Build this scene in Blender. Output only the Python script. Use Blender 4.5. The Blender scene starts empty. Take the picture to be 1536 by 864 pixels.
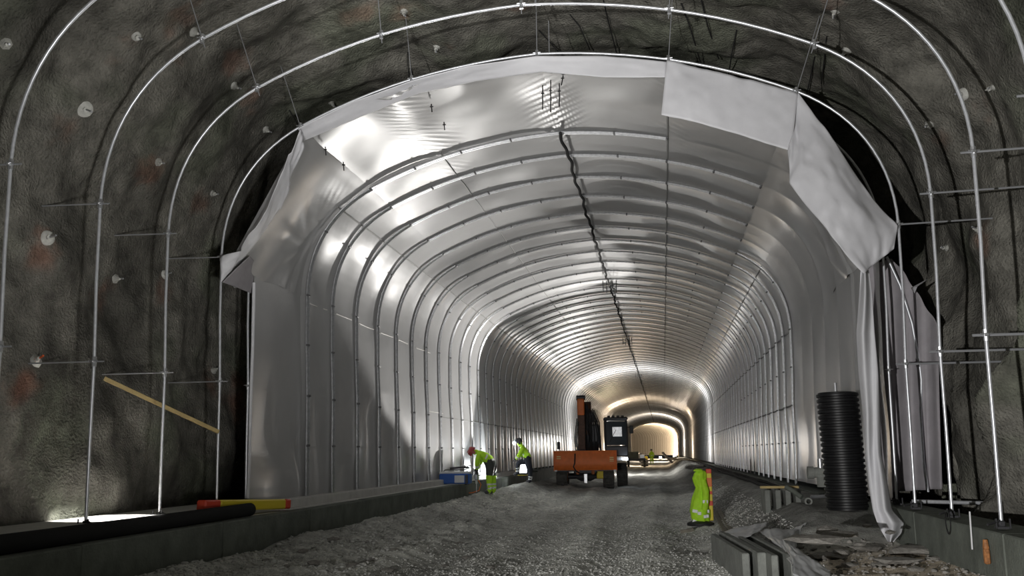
import bpy, bmesh, math, random
import numpy as np
from mathutils import Vector, Matrix
from mathutils.bvhtree import BVHTree

random.seed(7)
rng = np.random.default_rng(11)
SC = bpy.context.scene
COL = SC.collection

# ------------------------------------------------------------------ camera
FPX, YAW, PITCH, ROLL = 1370.12, 0.1598, 0.1792, -0.0117
CAM = Vector((1.587, 0.0, 0.696))
_fw = Vector((-math.sin(YAW)*math.cos(PITCH), math.cos(YAW)*math.cos(PITCH), math.sin(PITCH)))
_rt = Vector((math.cos(YAW), math.sin(YAW), 0)); _up = _rt.cross(_fw)
_r2 = _rt*math.cos(ROLL) + _up*math.sin(ROLL); _u2 = _up*math.cos(ROLL) - _rt*math.sin(ROLL)
cam_data = bpy.data.cameras.new('camera'); cam = bpy.data.objects.new('camera', cam_data); COL.objects.link(cam)
cam_data.sensor_width = 36; cam_data.lens = FPX*36/1536; cam_data.clip_end = 600
M3 = Matrix((_r2, _u2, -_fw)).transposed()
cam.matrix_world = Matrix.Translation(CAM) @ M3.to_4x4()
SC.camera = cam

def ray(px, py):
    return (_fw*FPX + _r2*(px-768) - _u2*(py-432)).normalized()
def at(px, py, Y):                     # point on the cross-section plane at depth Y
    d = ray(px, py); return CAM + d*((Y-CAM.y)/d.y)
def atx(px, py, X):
    d = ray(px, py); return CAM + d*((X-CAM.x)/d.x)
def atz(px, py, Z):
    d = ray(px, py); return CAM + d*((Z-CAM.z)/d.z)

# ------------------------------------------------------------------ world, exposure, lights
w = bpy.data.worlds.new('world'); SC.world = w; w.use_nodes = True
w.node_tree.nodes['Background'].inputs[0].default_value = (0.55, 0.6, 0.65, 1)
w.node_tree.nodes['Background'].inputs[1].default_value = 0.02
SC.view_settings.view_transform = 'Standard'; SC.view_settings.look = 'None'
SC.view_settings.exposure = 0.0; SC.view_settings.gamma = 1.0
SC.view_settings.use_curve_mapping = False

def spot(name, loc, target, power, angle, blend, color, radius=0.08):
    l = bpy.data.lights.new(name, 'SPOT'); l.energy = power; l.spot_size = math.radians(angle); l.spot_blend = blend
    l.color = color; l.shadow_soft_size = radius
    o = bpy.data.objects.new(name, l); COL.objects.link(o); o.location = loc
    o.rotation_euler = (Vector(target)-Vector(loc)).to_track_quat('-Z', 'Y').to_euler(); return o
def point(name, loc, power, color, radius=0.15):
    l = bpy.data.lights.new(name, 'POINT'); l.energy = power; l.color = color; l.shadow_soft_size = radius
    o = bpy.data.objects.new(name, l); COL.objects.link(o); o.location = loc; return o

COOL = (0.93, 0.97, 1.0); NEUT = (1.0, 0.97, 0.93); WARM = (1.0, 0.76, 0.52)
# two site flood lamps standing by the photographer
spot('flood_front', (-1.0, -2.6, 0.3), (4.9, 11.5, 4.3), 4600, 76, 0.6, (1, .985, .965), 0.05)
spot('flood_front', (3.2, 0.8, -0.2), (-3.4, 11.5, 6.8), 2300, 66, 0.9, (1, .985, .965), 0.3)
# lamp by the workers shining up the left haunch and roof towards the open end
spot('flood_workers', (-3.3, 27.0, 0.1), (-2.5, 16.9, 6.2), 3700, 44, 0.7, NEUT, 0.3)
spot('added_bank_spot', (3.5, 34.0, 0.6), (3.5-6.74, 34-6.05, 0.6+4.25), 5200, 54, 0.15, NEUT, 0.06)  # bodiless spot added here; its cone edge makes the diagonal on the left wall
spot('flood_wall', (-3.85, 32.2, 0.2), (-4.9, 31.8, 0.45), 200, 112, 0.1, COOL, 0.06)
# lamps deeper in the tunnel
spot('lamp_mid', (-1.6, 63, 0.8), (-1.3, 63, 6), 1700, 140, 1.0, NEUT, 0.2)
point('lamp_mid', (-2.2, 63, 1.4), 650, NEUT)
spot('lamp_warm', (-1.8, 96, 0.8), (-1.6, 96, 6), 1300, 140, 0.9, WARM, 0.2)
point('lamp_warm', (-1.8, 100, 1.2), 900, WARM)
point('lamp_deep', (1.5, 140, 2.0), 2000, (1.0, 0.84, 0.68))
spot('lamp_end', (1.6, 187, 0.6), (2.2, 214, 2.6), 34000, 115, 0.6, (1.0, 0.72, 0.44), 0.2)
spot('added_footing_spot', (-4.55, 10.25, 1.3), (-4.88, 10.2, 0), 600, 52, 0.25, NEUT, 0.03)  # added spot with no lamp body, brightens a stretch of the left footing

# ------------------------------------------------------------------ materials
MATS = {}
def mat(name, color, rough=0.6, metal=0.0, var=0.0, vscale=8.0, bump=0.0, bscale=30.0, emit=None, estr=0.0, alpha=1.0, attr=None, trans=0.0, detail=6, spec=0.5, bdist=0.03):
    m = bpy.data.materials.new(name); m.use_nodes = True; nt = m.node_tree; b = nt.nodes['Principled BSDF']
    b.inputs['Roughness'].default_value = rough; b.inputs['Metallic'].default_value = metal
    b.inputs['Specular IOR Level'].default_value = spec
    c = (*color, 1); b.inputs['Base Color'].default_value = c
    tc = nt.nodes.new('ShaderNodeTexCoord')
    last = None
    if var > 0:
        n = nt.nodes.new('ShaderNodeTexNoise'); n.inputs['Scale'].default_value = vscale; n.inputs['Detail'].default_value = detail
        n.inputs['Roughness'].default_value = 0.65
        nt.links.new(tc.outputs['Object'], n.inputs['Vector'])
        r = nt.nodes.new('ShaderNodeValToRGB')
        r.color_ramp.elements[0].position = 0.3; r.color_ramp.elements[1].position = 0.7
        r.color_ramp.elements[0].color = tuple(max(0, x*(1-var)) for x in color)+(1,)
        r.color_ramp.elements[1].color = tuple(min(1, x*(1+var)) for x in color)+(1,)
        nt.links.new(n.outputs['Fac'], r.inputs['Fac']); last = r.outputs['Color']
    if attr:
        a = nt.nodes.new('ShaderNodeVertexColor'); a.layer_name = attr
        mx = nt.nodes.new('ShaderNodeMix'); mx.data_type = 'RGBA'; mx.blend_type = 'MULTIPLY'; mx.inputs['Factor'].default_value = 1
        if last: nt.links.new(last, mx.inputs['A'])
        else: mx.inputs['A'].default_value = c
        nt.links.new(a.outputs['Color'], mx.inputs['B']); last = mx.outputs['Result']
    if last: nt.links.new(last, b.inputs['Base Color'])
    if bump > 0:
        n2 = nt.nodes.new('ShaderNodeTexNoise'); n2.inputs['Scale'].default_value = bscale; n2.inputs['Detail'].default_value = 5
        nt.links.new(tc.outputs['Object'], n2.inputs['Vector'])
        bp = nt.nodes.new('ShaderNodeBump'); bp.inputs['Strength'].default_value = bump; bp.inputs['Distance'].default_value = bdist
        nt.links.new(n2.outputs['Fac'], bp.inputs['Height']); nt.links.new(bp.outputs['Normal'], b.inputs['Normal'])
    if emit:
        b.inputs['Emission Color'].default_value = (*emit, 1); b.inputs['Emission Strength'].default_value = estr
    if trans > 0: b.inputs['Transmission Weight'].default_value = trans
    if alpha < 1: b.inputs['Alpha'].default_value = alpha
    MATS[name] = m; return m

mat('rock', (0.20, 0.193, 0.168), 0.9, var=0.5, vscale=3.0, bump=1.0, bdist=0.05, bscale=30, attr='paint', spec=0.2)
mat('gravel_ground', (0.58, 0.58, 0.54), 0.95, var=0.4, vscale=5, bump=1.0, bscale=45, attr='paint', spec=0.2)
mat('gravel', (0.56, 0.56, 0.53), 0.9, var=0.3, vscale=3, spec=0.2)
mat('stone', (0.29, 0.275, 0.25), 0.85, var=0.4, vscale=6, bump=0.6, bscale=20, spec=0.25)
mat('sheet', (0.385, 0.385, 0.385), 0.34, var=0.05, vscale=1.5, bump=0.02, bscale=4, spec=0.5)
mat('sheet_face', (0.69, 0.69, 0.72), 0.52, var=0.06, vscale=2, bump=0.12, bscale=7)
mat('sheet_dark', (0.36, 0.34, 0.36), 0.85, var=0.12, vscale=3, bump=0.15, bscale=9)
mat('seam', (0.30, 0.30, 0.29), 0.6)
mat('seam_tape', (0.78, 0.76, 0.72), 0.5)
mat('galv', (0.76, 0.78, 0.82), 0.34, 0.55, var=0.12, vscale=20)
mat('galv_dull', (0.62, 0.63, 0.65), 0.33, 0.8, var=0.2, vscale=15)
mat('dark_steel', (0.07, 0.07, 0.075), 0.5, 0.6)
mat('clamp_steel', (0.17, 0.17, 0.175), 0.5, 0.6)
mat('rod', (0.40, 0.41, 0.43), 0.45, 0.4)
mat('cable', (0.03, 0.03, 0.03), 0.9, spec=0.1)
mat('concrete', (0.25, 0.26, 0.24), 0.85, var=0.25, vscale=4, bump=0.35, bscale=40, spec=0.3)
mat('concrete_dark', (0.15, 0.165, 0.142), 0.85, var=0.3, vscale=3, bump=0.35, bscale=30, spec=0.3)
mat('footing', (0.62, 0.61, 0.58), 0.7, var=0.12, vscale=4, bump=0.2, bscale=20)
mat('black_plastic', (0.012, 0.012, 0.013), 0.45, spec=0.35)
mat('black_rubber', (0.02, 0.02, 0.02), 0.7, var=0.3, vscale=12, bump=0.4, bscale=20)
mat('tyre', (0.085, 0.082, 0.075), 0.85, var=0.4, vscale=8, bump=0.4, bscale=14)
mat('yellow', (0.85, 0.68, 0.03), 0.5)
mat('red', (0.75, 0.07, 0.03), 0.5)
mat('orange', (0.85, 0.20, 0.035), 0.5, var=0.12, vscale=5)
mat('orange_worn', (0.50, 0.16, 0.05), 0.6, var=0.4, vscale=6)
mat('boom_dark', (0.10, 0.045, 0.025), 0.6, var=0.5, vscale=6)
mat('wood_rust', (0.36, 0.15, 0.05), 0.7, var=0.5, vscale=30)
mat('wood', (0.50, 0.38, 0.17), 0.7, var=0.25, vscale=6)
mat('wood_grey', (0.22, 0.20, 0.16), 0.8, var=0.35, vscale=7, bump=0.4, bscale=25)
mat('blue', (0.03, 0.13, 0.50), 0.45)
mat('white_paint', (0.78, 0.79, 0.80), 0.5)
mat('hivis', (0.50, 0.88, 0.03), 0.7, var=0.12, vscale=14)
mat('reflective', (0.85, 0.87, 0.86), 0.35)
mat('trousers', (0.055, 0.06, 0.055), 0.85, var=0.3, vscale=18)
mat('navy', (0.02, 0.023, 0.035), 0.85)
mat('skin', (0.60, 0.36, 0.25), 0.6)
mat('helmet_red', (0.40, 0.05, 0.05), 0.4)
mat('helmet_dark', (0.06, 0.06, 0.07), 0.45)
mat('glass_dark', (0.05, 0.06, 0.07), 0.08, spec=0.8)
mat('lamp_white', (1, 1, 1), 0.4, emit=(0.95, 0.98, 1.0), estr=14)
mat('lamp_warm', (1, 0.8, 0.5), 0.4, emit=(1.0, 0.7, 0.35), estr=60)
mat('lamp_small', (1, 1, 1), 0.4, emit=(0.8, 0.9, 1.0), estr=90)
mat('marking', (0.92, 0.75, 0.35), 0.6)
mat('plastic_film', (0.60, 0.61, 0.62), 0.3, bump=0.2, bscale=10)
mat('bolt_plate', (0.62, 0.62, 0.58), 0.7, var=0.2, vscale=20)
mat('paint_orange', (0.9, 0.16, 0.04), 0.6)

# ------------------------------------------------------------------ helpers
class MB:
    def __init__(s): s.v = []; s.f = []; s.mi = []; s.cur = 0
    def add(s, vs, fs):
        n = len(s.v); s.v += [tuple(p) for p in vs]; s.f += [tuple(i+n for i in f) for f in fs]; s.mi += [s.cur]*len(fs); return s
    def box(s, c, d, rot=None, bev=0.0):
        hx, hy, hz = d[0]/2, d[1]/2, d[2]/2
        c = Vector(c); R = rot if rot is not None else Matrix.Identity(3)
        b = min(bev, hx*.9, hy*.9, hz*.9)
        if b <= 0:
            vs = [c+R@Vector((x*hx, y*hy, z*hz)) for x in (-1, 1) for y in (-1, 1) for z in (-1, 1)]
            return s.add(vs, [(0,1,3,2),(4,6,7,5),(0,4,5,1),(2,3,7,6),(0,2,6,4),(1,5,7,3)])
        vs = []
        for x in (-1, 1):
            for y in (-1, 1):
                for z in (-1, 1):
                    vs += [c+R@Vector((x*hx, y*(hy-b), z*(hz-b))), c+R@Vector((x*(hx-b), y*hy, z*(hz-b))), c+R@Vector((x*(hx-b), y*(hy-b), z*hz))]
        def i(x, y, z, k): return ((x*2+y)*2+z)*3+k
        F = []
        for x in (0, 1): F.append((i(x,0,0,0), i(x,0,1,0), i(x,1,1,0), i(x,1,0,0)))
        for y in (0, 1): F.append((i(0,y,0,1), i(0,y,1,1), i(1,y,1,1), i(1,y,0,1)))
        for z in (0, 1): F.append((i(0,0,z,2), i(0,1,z,2), i(1,1,z,2), i(1,0,z,2)))
        for x in (0, 1):
            for y in (0, 1): F.append((i(x,y,0,0), i(x,y,1,0), i(x,y,1,1), i(x,y,0,1)))
        for x in (0, 1):
            for z in (0, 1): F.append((i(x,0,z,0), i(x,1,z,0), i(x,1,z,2), i(x,0,z,2)))
        for y in (0, 1):
            for z in (0, 1): F.append((i(0,y,z,1), i(1,y,z,1), i(1,y,z,2), i(0,y,z,2)))
        for x in (0, 1):
            for y in (0, 1):
                for z in (0, 1): F.append((i(x,y,z,0), i(x,y,z,1), i(x,y,z,2)))
        return s.add(vs, F)
    def tube(s, pts, r, n=8, cap=True, closed=False):
        pts = [Vector(p) for p in pts]; m = len(pts)
        rs = r if isinstance(r, (list, tuple)) else [r]*m
        t0 = (pts[1]-pts[0]).normalized()
        up = Vector((0, 0, 1)) if abs(t0.z) < 0.9 else Vector((0, 1, 0))
        nrm = t0.cross(up).normalized(); vs = []
        for k in range(m):
            if k == 0: t = pts[1]-pts[0]
            elif k == m-1: t = pts[-1]-pts[-2]
            else: t = (pts[k+1]-pts[k]).normalized()+(pts[k]-pts[k-1]).normalized()
            t = t.normalized() if t.length > 1e-9 else t0
            nrm = nrm - t*nrm.dot(t)
            nrm = nrm.normalized() if nrm.length > 1e-6 else t.orthogonal().normalized()
            bn = t.cross(nrm)
            for j in range(n):
                a = 2*math.pi*j/n
                vs.append(pts[k]+(nrm*math.cos(a)+bn*math.sin(a))*rs[k])
        F = []
        for k in range(m-1):
            for j in range(n):
                F.append((k*n+j, k*n+(j+1) % n, (k+1)*n+(j+1) % n, (k+1)*n+j))
        if cap: F += [tuple(range(n-1, -1, -1)), tuple((m-1)*n+j for j in range(n))]
        return s.add(vs, F)
    def lathe(s, c, prof, n=24, axis='Z', rot=None):
        c = Vector(c); vs = []; F = []; m = len(prof)
        for (r, h) in prof:
            for j in range(n):
                a = 2*math.pi*j/n
                p = Vector((r*math.cos(a), r*math.sin(a), h))
                if axis == 'X': p = Vector((p.z, p.x, p.y))
                if axis == 'Y': p = Vector((p.x, p.z, -p.y))
                if rot is not None: p = rot@p
                vs.append(c+p)
        for k in range(m-1):
            for j in range(n): F.append((k*n+j, k*n+(j+1) % n, (k+1)*n+(j+1) % n, (k+1)*n+j))
        F += [tuple(range(n-1, -1, -1)), tuple((m-1)*n+j for j in range(n))]
        return s.add(vs, F)
    def prism(s, poly, ax, h0, h1):   # poly in the two other axes
        n = len(poly); vs = []
        for h in (h0, h1):
            for (a, b) in poly:
                vs.append({'X': (h, a, b), 'Y': (a, h, b), 'Z': (a, b, h)}[ax])
        F = [tuple(range(n)), tuple(range(2*n-1, n-1, -1))]
        for k in range(n): F.append((k, n+k, n+(k+1) % n, (k+1) % n))
        return s.add(vs, F)
    def xf(s, Mx):
        s.v = [tuple(Mx@Vector(p)) for p in s.v]; return s
    def build(s, name, m, parent=None, smooth=False, loc=None):
        me = bpy.data.meshes.new(name); me.from_pydata(s.v, [], s.f)
        for k in (m if isinstance(m, (list, tuple)) else [m]): me.materials.append(MATS[k])
        if isinstance(m, (list, tuple)): me.polygons.foreach_set('material_index', s.mi)
        bm = bmesh.new(); bm.from_mesh(me); bmesh.ops.recalc_face_normals(bm, faces=bm.faces); bm.to_mesh(me); bm.free()
        if smooth:
            me.polygons.foreach_set('use_smooth', [True]*len(me.polygons))
            try: me.set_sharp_from_angle(angle=math.radians(40))
            except Exception: pass
        o = bpy.data.objects.new(name, me); COL.objects.link(o)
        if loc is not None: o.location = loc
        if parent is not None: o.parent = parent
        return o

def grid_obj(name, P, m, parent=None, cols=None, thick=0.0, smooth=True):
    """P: (a,b,3) numpy grid"""
    a, b, _ = P.shape
    me = bpy.data.meshes.new(name)
    idx = np.arange(a*b).reshape(a, b)
    q = np.stack([idx[:-1, :-1], idx[1:, :-1], idx[1:, 1:], idx[:-1, 1:]], -1).reshape(-1, 4)
    me.vertices.add(a*b); me.vertices.foreach_set('co', P.reshape(-1).astype(np.float32))
    me.loops.add(q.size); me.loops.foreach_set('vertex_index', q.reshape(-1).astype(np.int32))
    me.polygons.add(len(q)); me.polygons.foreach_set('loop_start', np.arange(0, q.size, 4, dtype=np.int32))
    me.polygons.foreach_set('loop_total', np.full(len(q), 4, dtype=np.int32))
    if smooth: me.polygons.foreach_set('use_smooth', np.ones(len(q), dtype=bool))
    me.update(calc_edges=True); me.validate()
    if cols is not None:
        at_ = me.color_attributes.new('paint', 'FLOAT_COLOR', 'POINT')
        c4 = np.ones((a*b, 4), np.float32); c4[:, :3] = cols.reshape(-1, 3); at_.data.foreach_set('color', c4.reshape(-1))
    me.materials.append(MATS[m])
    o = bpy.data.objects.new(name, me); COL.objects.link(o)
    if thick: md = o.modifiers.new('thickness', 'SOLIDIFY'); md.thickness = thick; md.offset = 0
    if parent is not None: o.parent = parent
    return o

def empty(name, loc=(0, 0, 0), rz=0.0):
    o = bpy.data.objects.new(name, None); COL.objects.link(o); o.location = loc; o.rotation_euler = (0, 0, rz); o.empty_display_size = .1; return o
def tag(o, label=None, cat=None, group=None, kind=None):
    if label: o['label'] = label
    if cat: o['category'] = cat
    if group: o['group'] = group
    if kind: o['kind'] = kind
    return o
def copy_tree(o, parent=None):
    c = o.copy(); COL.objects.link(c); c.parent = parent
    for ch in [x for x in o.children]: copy_tree(ch, c)
    return c

def vnoise(x, y, z, seed=0):
    x, y, z = np.broadcast_arrays(x, y, z)
    xi = np.floor(x).astype(np.int64); yi = np.floor(y).astype(np.int64); zi = np.floor(z).astype(np.int64)
    fx, fy, fz = x-xi, y-yi, z-zi
    fx = fx*fx*fx*(fx*(fx*6-15)+10); fy = fy*fy*fy*(fy*(fy*6-15)+10); fz = fz*fz*fz*(fz*(fz*6-15)+10)
    def h(i, j, k):
        n = (i*374761393 + j*668265263 + k*2147483647 + seed*1274126177) & 0xffffffff
        n = ((n ^ (n >> 13))*1103515245) & 0xffffffff
        n = ((n ^ (n >> 16))*2654435769) & 0xffffffff
        return ((n ^ (n >> 15)) & 0xffff)/32767.5-1
    r = 0
    for a in (0, 1):
        for b in (0, 1):
            for c in (0, 1):
                r = r + h(xi+a, yi+b, zi+c)*(fx if a else 1-fx)*(fy if b else 1-fy)*(fz if c else 1-fz)
    return r
def fbm(x, y, z, oct=4, seed=0, gain=0.5):
    r = 0; a = 1.0; f = 1.0
    for i in range(oct):
        r = r + a*vnoise(x*f+i*17.3, y*f+i*5.1, z*f-i*9.7, seed+i); a *= gain; f *= 2.03
    return r
def sstep(a, b, x):
    t = np.clip((x-a)/(b-a), 0, 1); return t*t*(3-2*t)

# ------------------------------------------------------------------ the frame profile (u across, v up)
UB, UM, US, UH, UQ = 4.664, 4.70, 4.763, 3.594, 1.878
VM, VS, VH, VQ, VC = 1.768, 3.608, 5.557, 6.170, 6.413
def bez(p0, p1, p2, p3, n):
    out = []
    for k in range(n+1):
        t = k/n; a = (1-t)
        out.append((a**3*p0[0]+3*a*a*t*p1[0]+3*a*t*t*p2[0]+t**3*p3[0], a**3*p0[1]+3*a*a*t*p1[1]+3*a*t*t*p2[1]+t**3*p3[1]))
    return out
def bulge(p, q, sag, n):
    p, q = Vector(p), Vector(q); d = q-p; nn = Vector((-d.y, d.x)).normalized()
    if nn.y < 0: nn = -nn
    return [tuple(p.lerp(q, k/n)+nn*sag*4*(k/n)*(1-k/n)) for k in range(n+1)]
# right-hand half, base to crown, as named sections
SECT = {
    'lower_leg': [(UB, -0.02), (UB*.5+UM*.5+.004, VM*.5), (UM, VM)],
    'upper_leg': [(UM, VM), ((UM+US)/2+.012, (VM+VS)/2), (US, VS)],
    'haunch': bez((US, VS), (US+.0, VS+0.93), (UH+0.72, VH-0.37), (UH, VH), 14),
    'roof_q': bulge((UH, VH), (UQ, VQ), 0.05, 6),
    'roof_c': bulge((UQ, VQ), (0, VC), 0.045, 6),
}
ORDER = ['lower_leg', 'upper_leg', 'haunch', 'roof_q', 'roof_c']
half = []
for k in ORDER: half += SECT[k][(1 if half else 0):]
full = [(-u, v) for u, v in half] + [(u, v) for u, v in reversed(half[:-1])]    # left base -> crown -> right base
FULL = np.array(full)
_seg = np.r_[0, np.cumsum(np.hypot(*np.diff(FULL, axis=0).T))]
PER = _seg[-1]
def prof_at(s):
    """smooth point and outward normal on the profile at arc length s"""
    s = np.asarray(s, float)
    def pt(q): return np.stack([np.interp(q, _seg, FULL[:, 0]), np.interp(q, _seg, FULL[:, 1])], -1)
    P = (pt(np.clip(s-.15, 0, PER))+2*pt(np.clip(s, 0, PER))+pt(np.clip(s+.15, 0, PER)))/4
    P = np.where(((s < .15) | (s > PER-.15))[..., None], pt(np.clip(s, 0, PER)), P)
    T = pt(np.clip(s+.12, 0, PER))-pt(np.clip(s-.12, 0, PER)); T = T/np.linalg.norm(T, axis=-1, keepdims=True)
    N = np.stack([-T[..., 1], T[..., 0]], -1)
    return P, N
def s_of(u, v):
    d = np.hypot(FULL[:, 0]-u, FULL[:, 1]-v); return _seg[int(np.argmin(d))]
S_SPL, S_HL, S_QL, S_C = s_of(-US, VS), s_of(-UH, VH), s_of(-UQ, VQ), s_of(0, VC)
S_QR, S_HR, S_SPR = s_of(UQ, VQ), s_of(UH, VH), s_of(US, VS)
S_ML, S_MR = s_of(-UM, VM), s_of(UM, VM)
S_FL, S_FR = s_of(-4.06, 5.12), s_of(4.06, 5.12)     # welded fold lines in the haunches
RIBY = [7.877+1.5*k for k in range(4)]            # bare ribs in front
R4 = RIBY[3]; R5 = 13.3; R6 = 14.13
INY = [15.75, 17.05, 18.5, 20.0, 21.5]
while INY[-1] < 232: INY.append(INY[-1]+1.45)
YEND = 182.0; RCURVE = 85.0
def path(s):
    """centre line of the tunnel: straight, then turning left"""
    s = np.asarray(s, float); e = np.maximum(s-YEND, 0)/RCURVE
    x = -RCURVE*(1-np.cos(e)); y = np.minimum(s, YEND)+RCURVE*np.sin(e)
    return x, y, e

# ------------------------------------------------------------------ rock vault
def s_ext_pt(s):
    """profile extended straight down below the footing"""
    P, N = prof_at(np.clip(s, 0, PER))
    lo = np.minimum(s, 0); hi = np.maximum(s-PER, 0)
    P = P + np.stack([np.zeros_like(lo), lo-hi], -1); return P, N
ss = np.arange(-0.9, PER+0.95, 0.05)
yy = np.concatenate([np.arange(-7, 5, 0.25), np.arange(5, 17, 0.05), np.arange(17, 24, 0.15)])
SSg, YYg = np.meshgrid(ss, yy, indexing='ij')
Pp, Nn = s_ext_pt(SSg)
tt = SSg/PER
off = np.interp(tt, [-.05, 0, .1, .25, .4, .5, .6, .75, .88, 1, 1.05], [.78, .78, .70, .85, 1.05, 1.1, 1.15, 1.25, 1.45, 1.5, 1.5])
X0 = Pp[..., 0]+Nn[..., 0]*off; Z0 = Pp[..., 1]+Nn[..., 1]*off
right = sstep(.7, .9, tt)
big = fbm(X0*.45, YYg*.45, Z0*.4, 3, 3)
fold = 1-np.abs(vnoise(YYg*1.1+.35*Z0+big*.4, Z0*.22, 0*Z0+3.3, 9))*2
fold2 = 1-np.abs(vnoise(YYg*2.0-.2*Z0, Z0*.3, 0*Z0+7.1, 29))*2
hol = fbm(X0*.9, YYg*.9, Z0*.8, 3, 21)
disp = .30*big+.12*hol+.022*fbm(X0*2.6, YYg*2.6, Z0*2.6, 3, 5)+.012*fbm(X0*8, YYg*8, Z0*8, 2, 8)
disp = disp - right*(.30*fold+.12*fold2)*sstep(4.5, 2.0, Z0)
disp = np.where(off+disp < .28, .28+.3*(off+disp-.28), off+disp)-off
RX = X0+Nn[..., 0]*disp; RZ = Z0+Nn[..., 1]*disp
ROCK = np.stack([RX, YYg, RZ], -1)
# BVH for dropping bolts on the rock
_rv = ROCK[::2, ::2]; _a, _b, _ = _rv.shape; _ix = np.arange(_a*_b).reshape(_a, _b)
_q = np.stack([_ix[:-1, :-1], _ix[1:, :-1], _ix[1:, 1:], _ix[:-1, 1:]], -1).reshape(-1, 4)
ROCKBVH = BVHTree.FromPolygons([tuple(p) for p in _rv.reshape(-1, 3).tolist()], [tuple(f) for f in _q.tolist()])
BOLTS = [ # px, py, size, kind
 (8,65,1.0,'cone'),(126,163,1.35,'plate'),(289,47,1.1,'cone'),(204,54,.8,'flat'),(350,128,1.0,'cone'),(237,243,.9,'cone'),
 (318,290,.8,'cone'),(172,418,1.0,'cone'),(70,357,1.2,'plate'),(52,542,1.2,'orange'),(606,17,1.0,'cone'),(655,70,.9,'cone'),
 (497,153,.9,'cone'),(398,194,1.0,'cone'),(1270,75,1.1,'cone'),(1394,186,1.0,'cone'),(1446,141,1.1,'plate'),(1471,346,1.0,'cone'),
 (1253,17,.9,'cone'),(320,556,.9,'cone'),(353,428,.8,'cone'),(246,412,.9,'flat'),(1490,131,.6,'cone'),(1420,372,.8,'cone')]
BP = []
for (px, py, sz, kd) in BOLTS:
    h = ROCKBVH.ray_cast(CAM, ray(px, py)); BP.append(h)
cols = np.ones(ROCK.shape)
st = fbm(X0*.6, YYg*.6, Z0*.35, 4, 41)
dark = sstep(.15, .75, st)*.45
cols *= (1-dark)[..., None]
gr = sstep(.1, .7, fbm(X0*.8, YYg*.8, Z0*.8, 3, 61))
cols[..., 0] *= 1-.08*gr; cols[..., 2] *= 1-.10*gr
lo = sstep(2.2, -.2, RZ)*sstep(-.2, .5, fbm(X0*1.7, YYg*1.7, Z0*.8, 3, 71))     # paler noise patches low on the wall
cols *= (1+.35*lo)[..., None]
for (h, (px, py, sz, kd)) in zip(BP, BOLTS):                                     # red survey paint beside bolts
    if h[0] is None or kd == 'cone' and (px*7+py) % 3 == 1: continue
    c = h[0]+Vector((0, random.uniform(-.2, .1), random.uniform(-.35, -.1)))
    d = np.sqrt((ROCK[..., 0]-c.x)**2+(ROCK[..., 1]-c.y)**2+(ROCK[..., 2]-c.z)**2)+.12*fbm(X0*6, YYg*6, Z0*6, 2, 90)
    k = sstep(.30, .05, d)*(.9 if kd == 'orange' else .5)
    cols = cols*(1-k[..., None])+k[..., None]*np.array([1.25, .68, .55])
for (px, py, rad) in [(268,25,.35),(350,90,.3),(378,150,.25),(230,262,.25),(345,600,.4),(352,580,.3),(360,615,.3),(62,385,.25),(775,12,.2),(1250,10,.2),(540,20,.35)]:
    h = ROCKBVH.ray_cast(CAM, ray(px, py))[0]
    if h is None: continue
    d = np.sqrt((ROCK[..., 0]-h.x)**2+(ROCK[..., 1]-h.y)**2+(ROCK[..., 2]-h.z)**2)+.15*fbm(X0*5, YYg*5, Z0*5, 2, 95)
    k = sstep(rad, rad*.2, d)*.45
    cols = cols*(1-k[..., None])+k[..., None]*np.array([1.25, .7, .58])
i1 = int(np.argmin(np.abs(ss-S_SPL-0.8))); i2 = int(np.argmin(np.abs(ss-S_SPR+0.8)))
for nm, a, b, lab in (('wall_left', 0, i1+1, 'rough sprayed concrete rock wall left of the frames'), ('ceiling', i1, i2+1, 'rough sprayed concrete rock vault overhead'), ('wall_right', i2, len(ss), 'folded sprayed concrete rock wall right of the frames')):
    tag(grid_obj(nm, ROCK[a:b], 'rock', cols=cols[a:b]), lab, None, None, 'structure')

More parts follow.
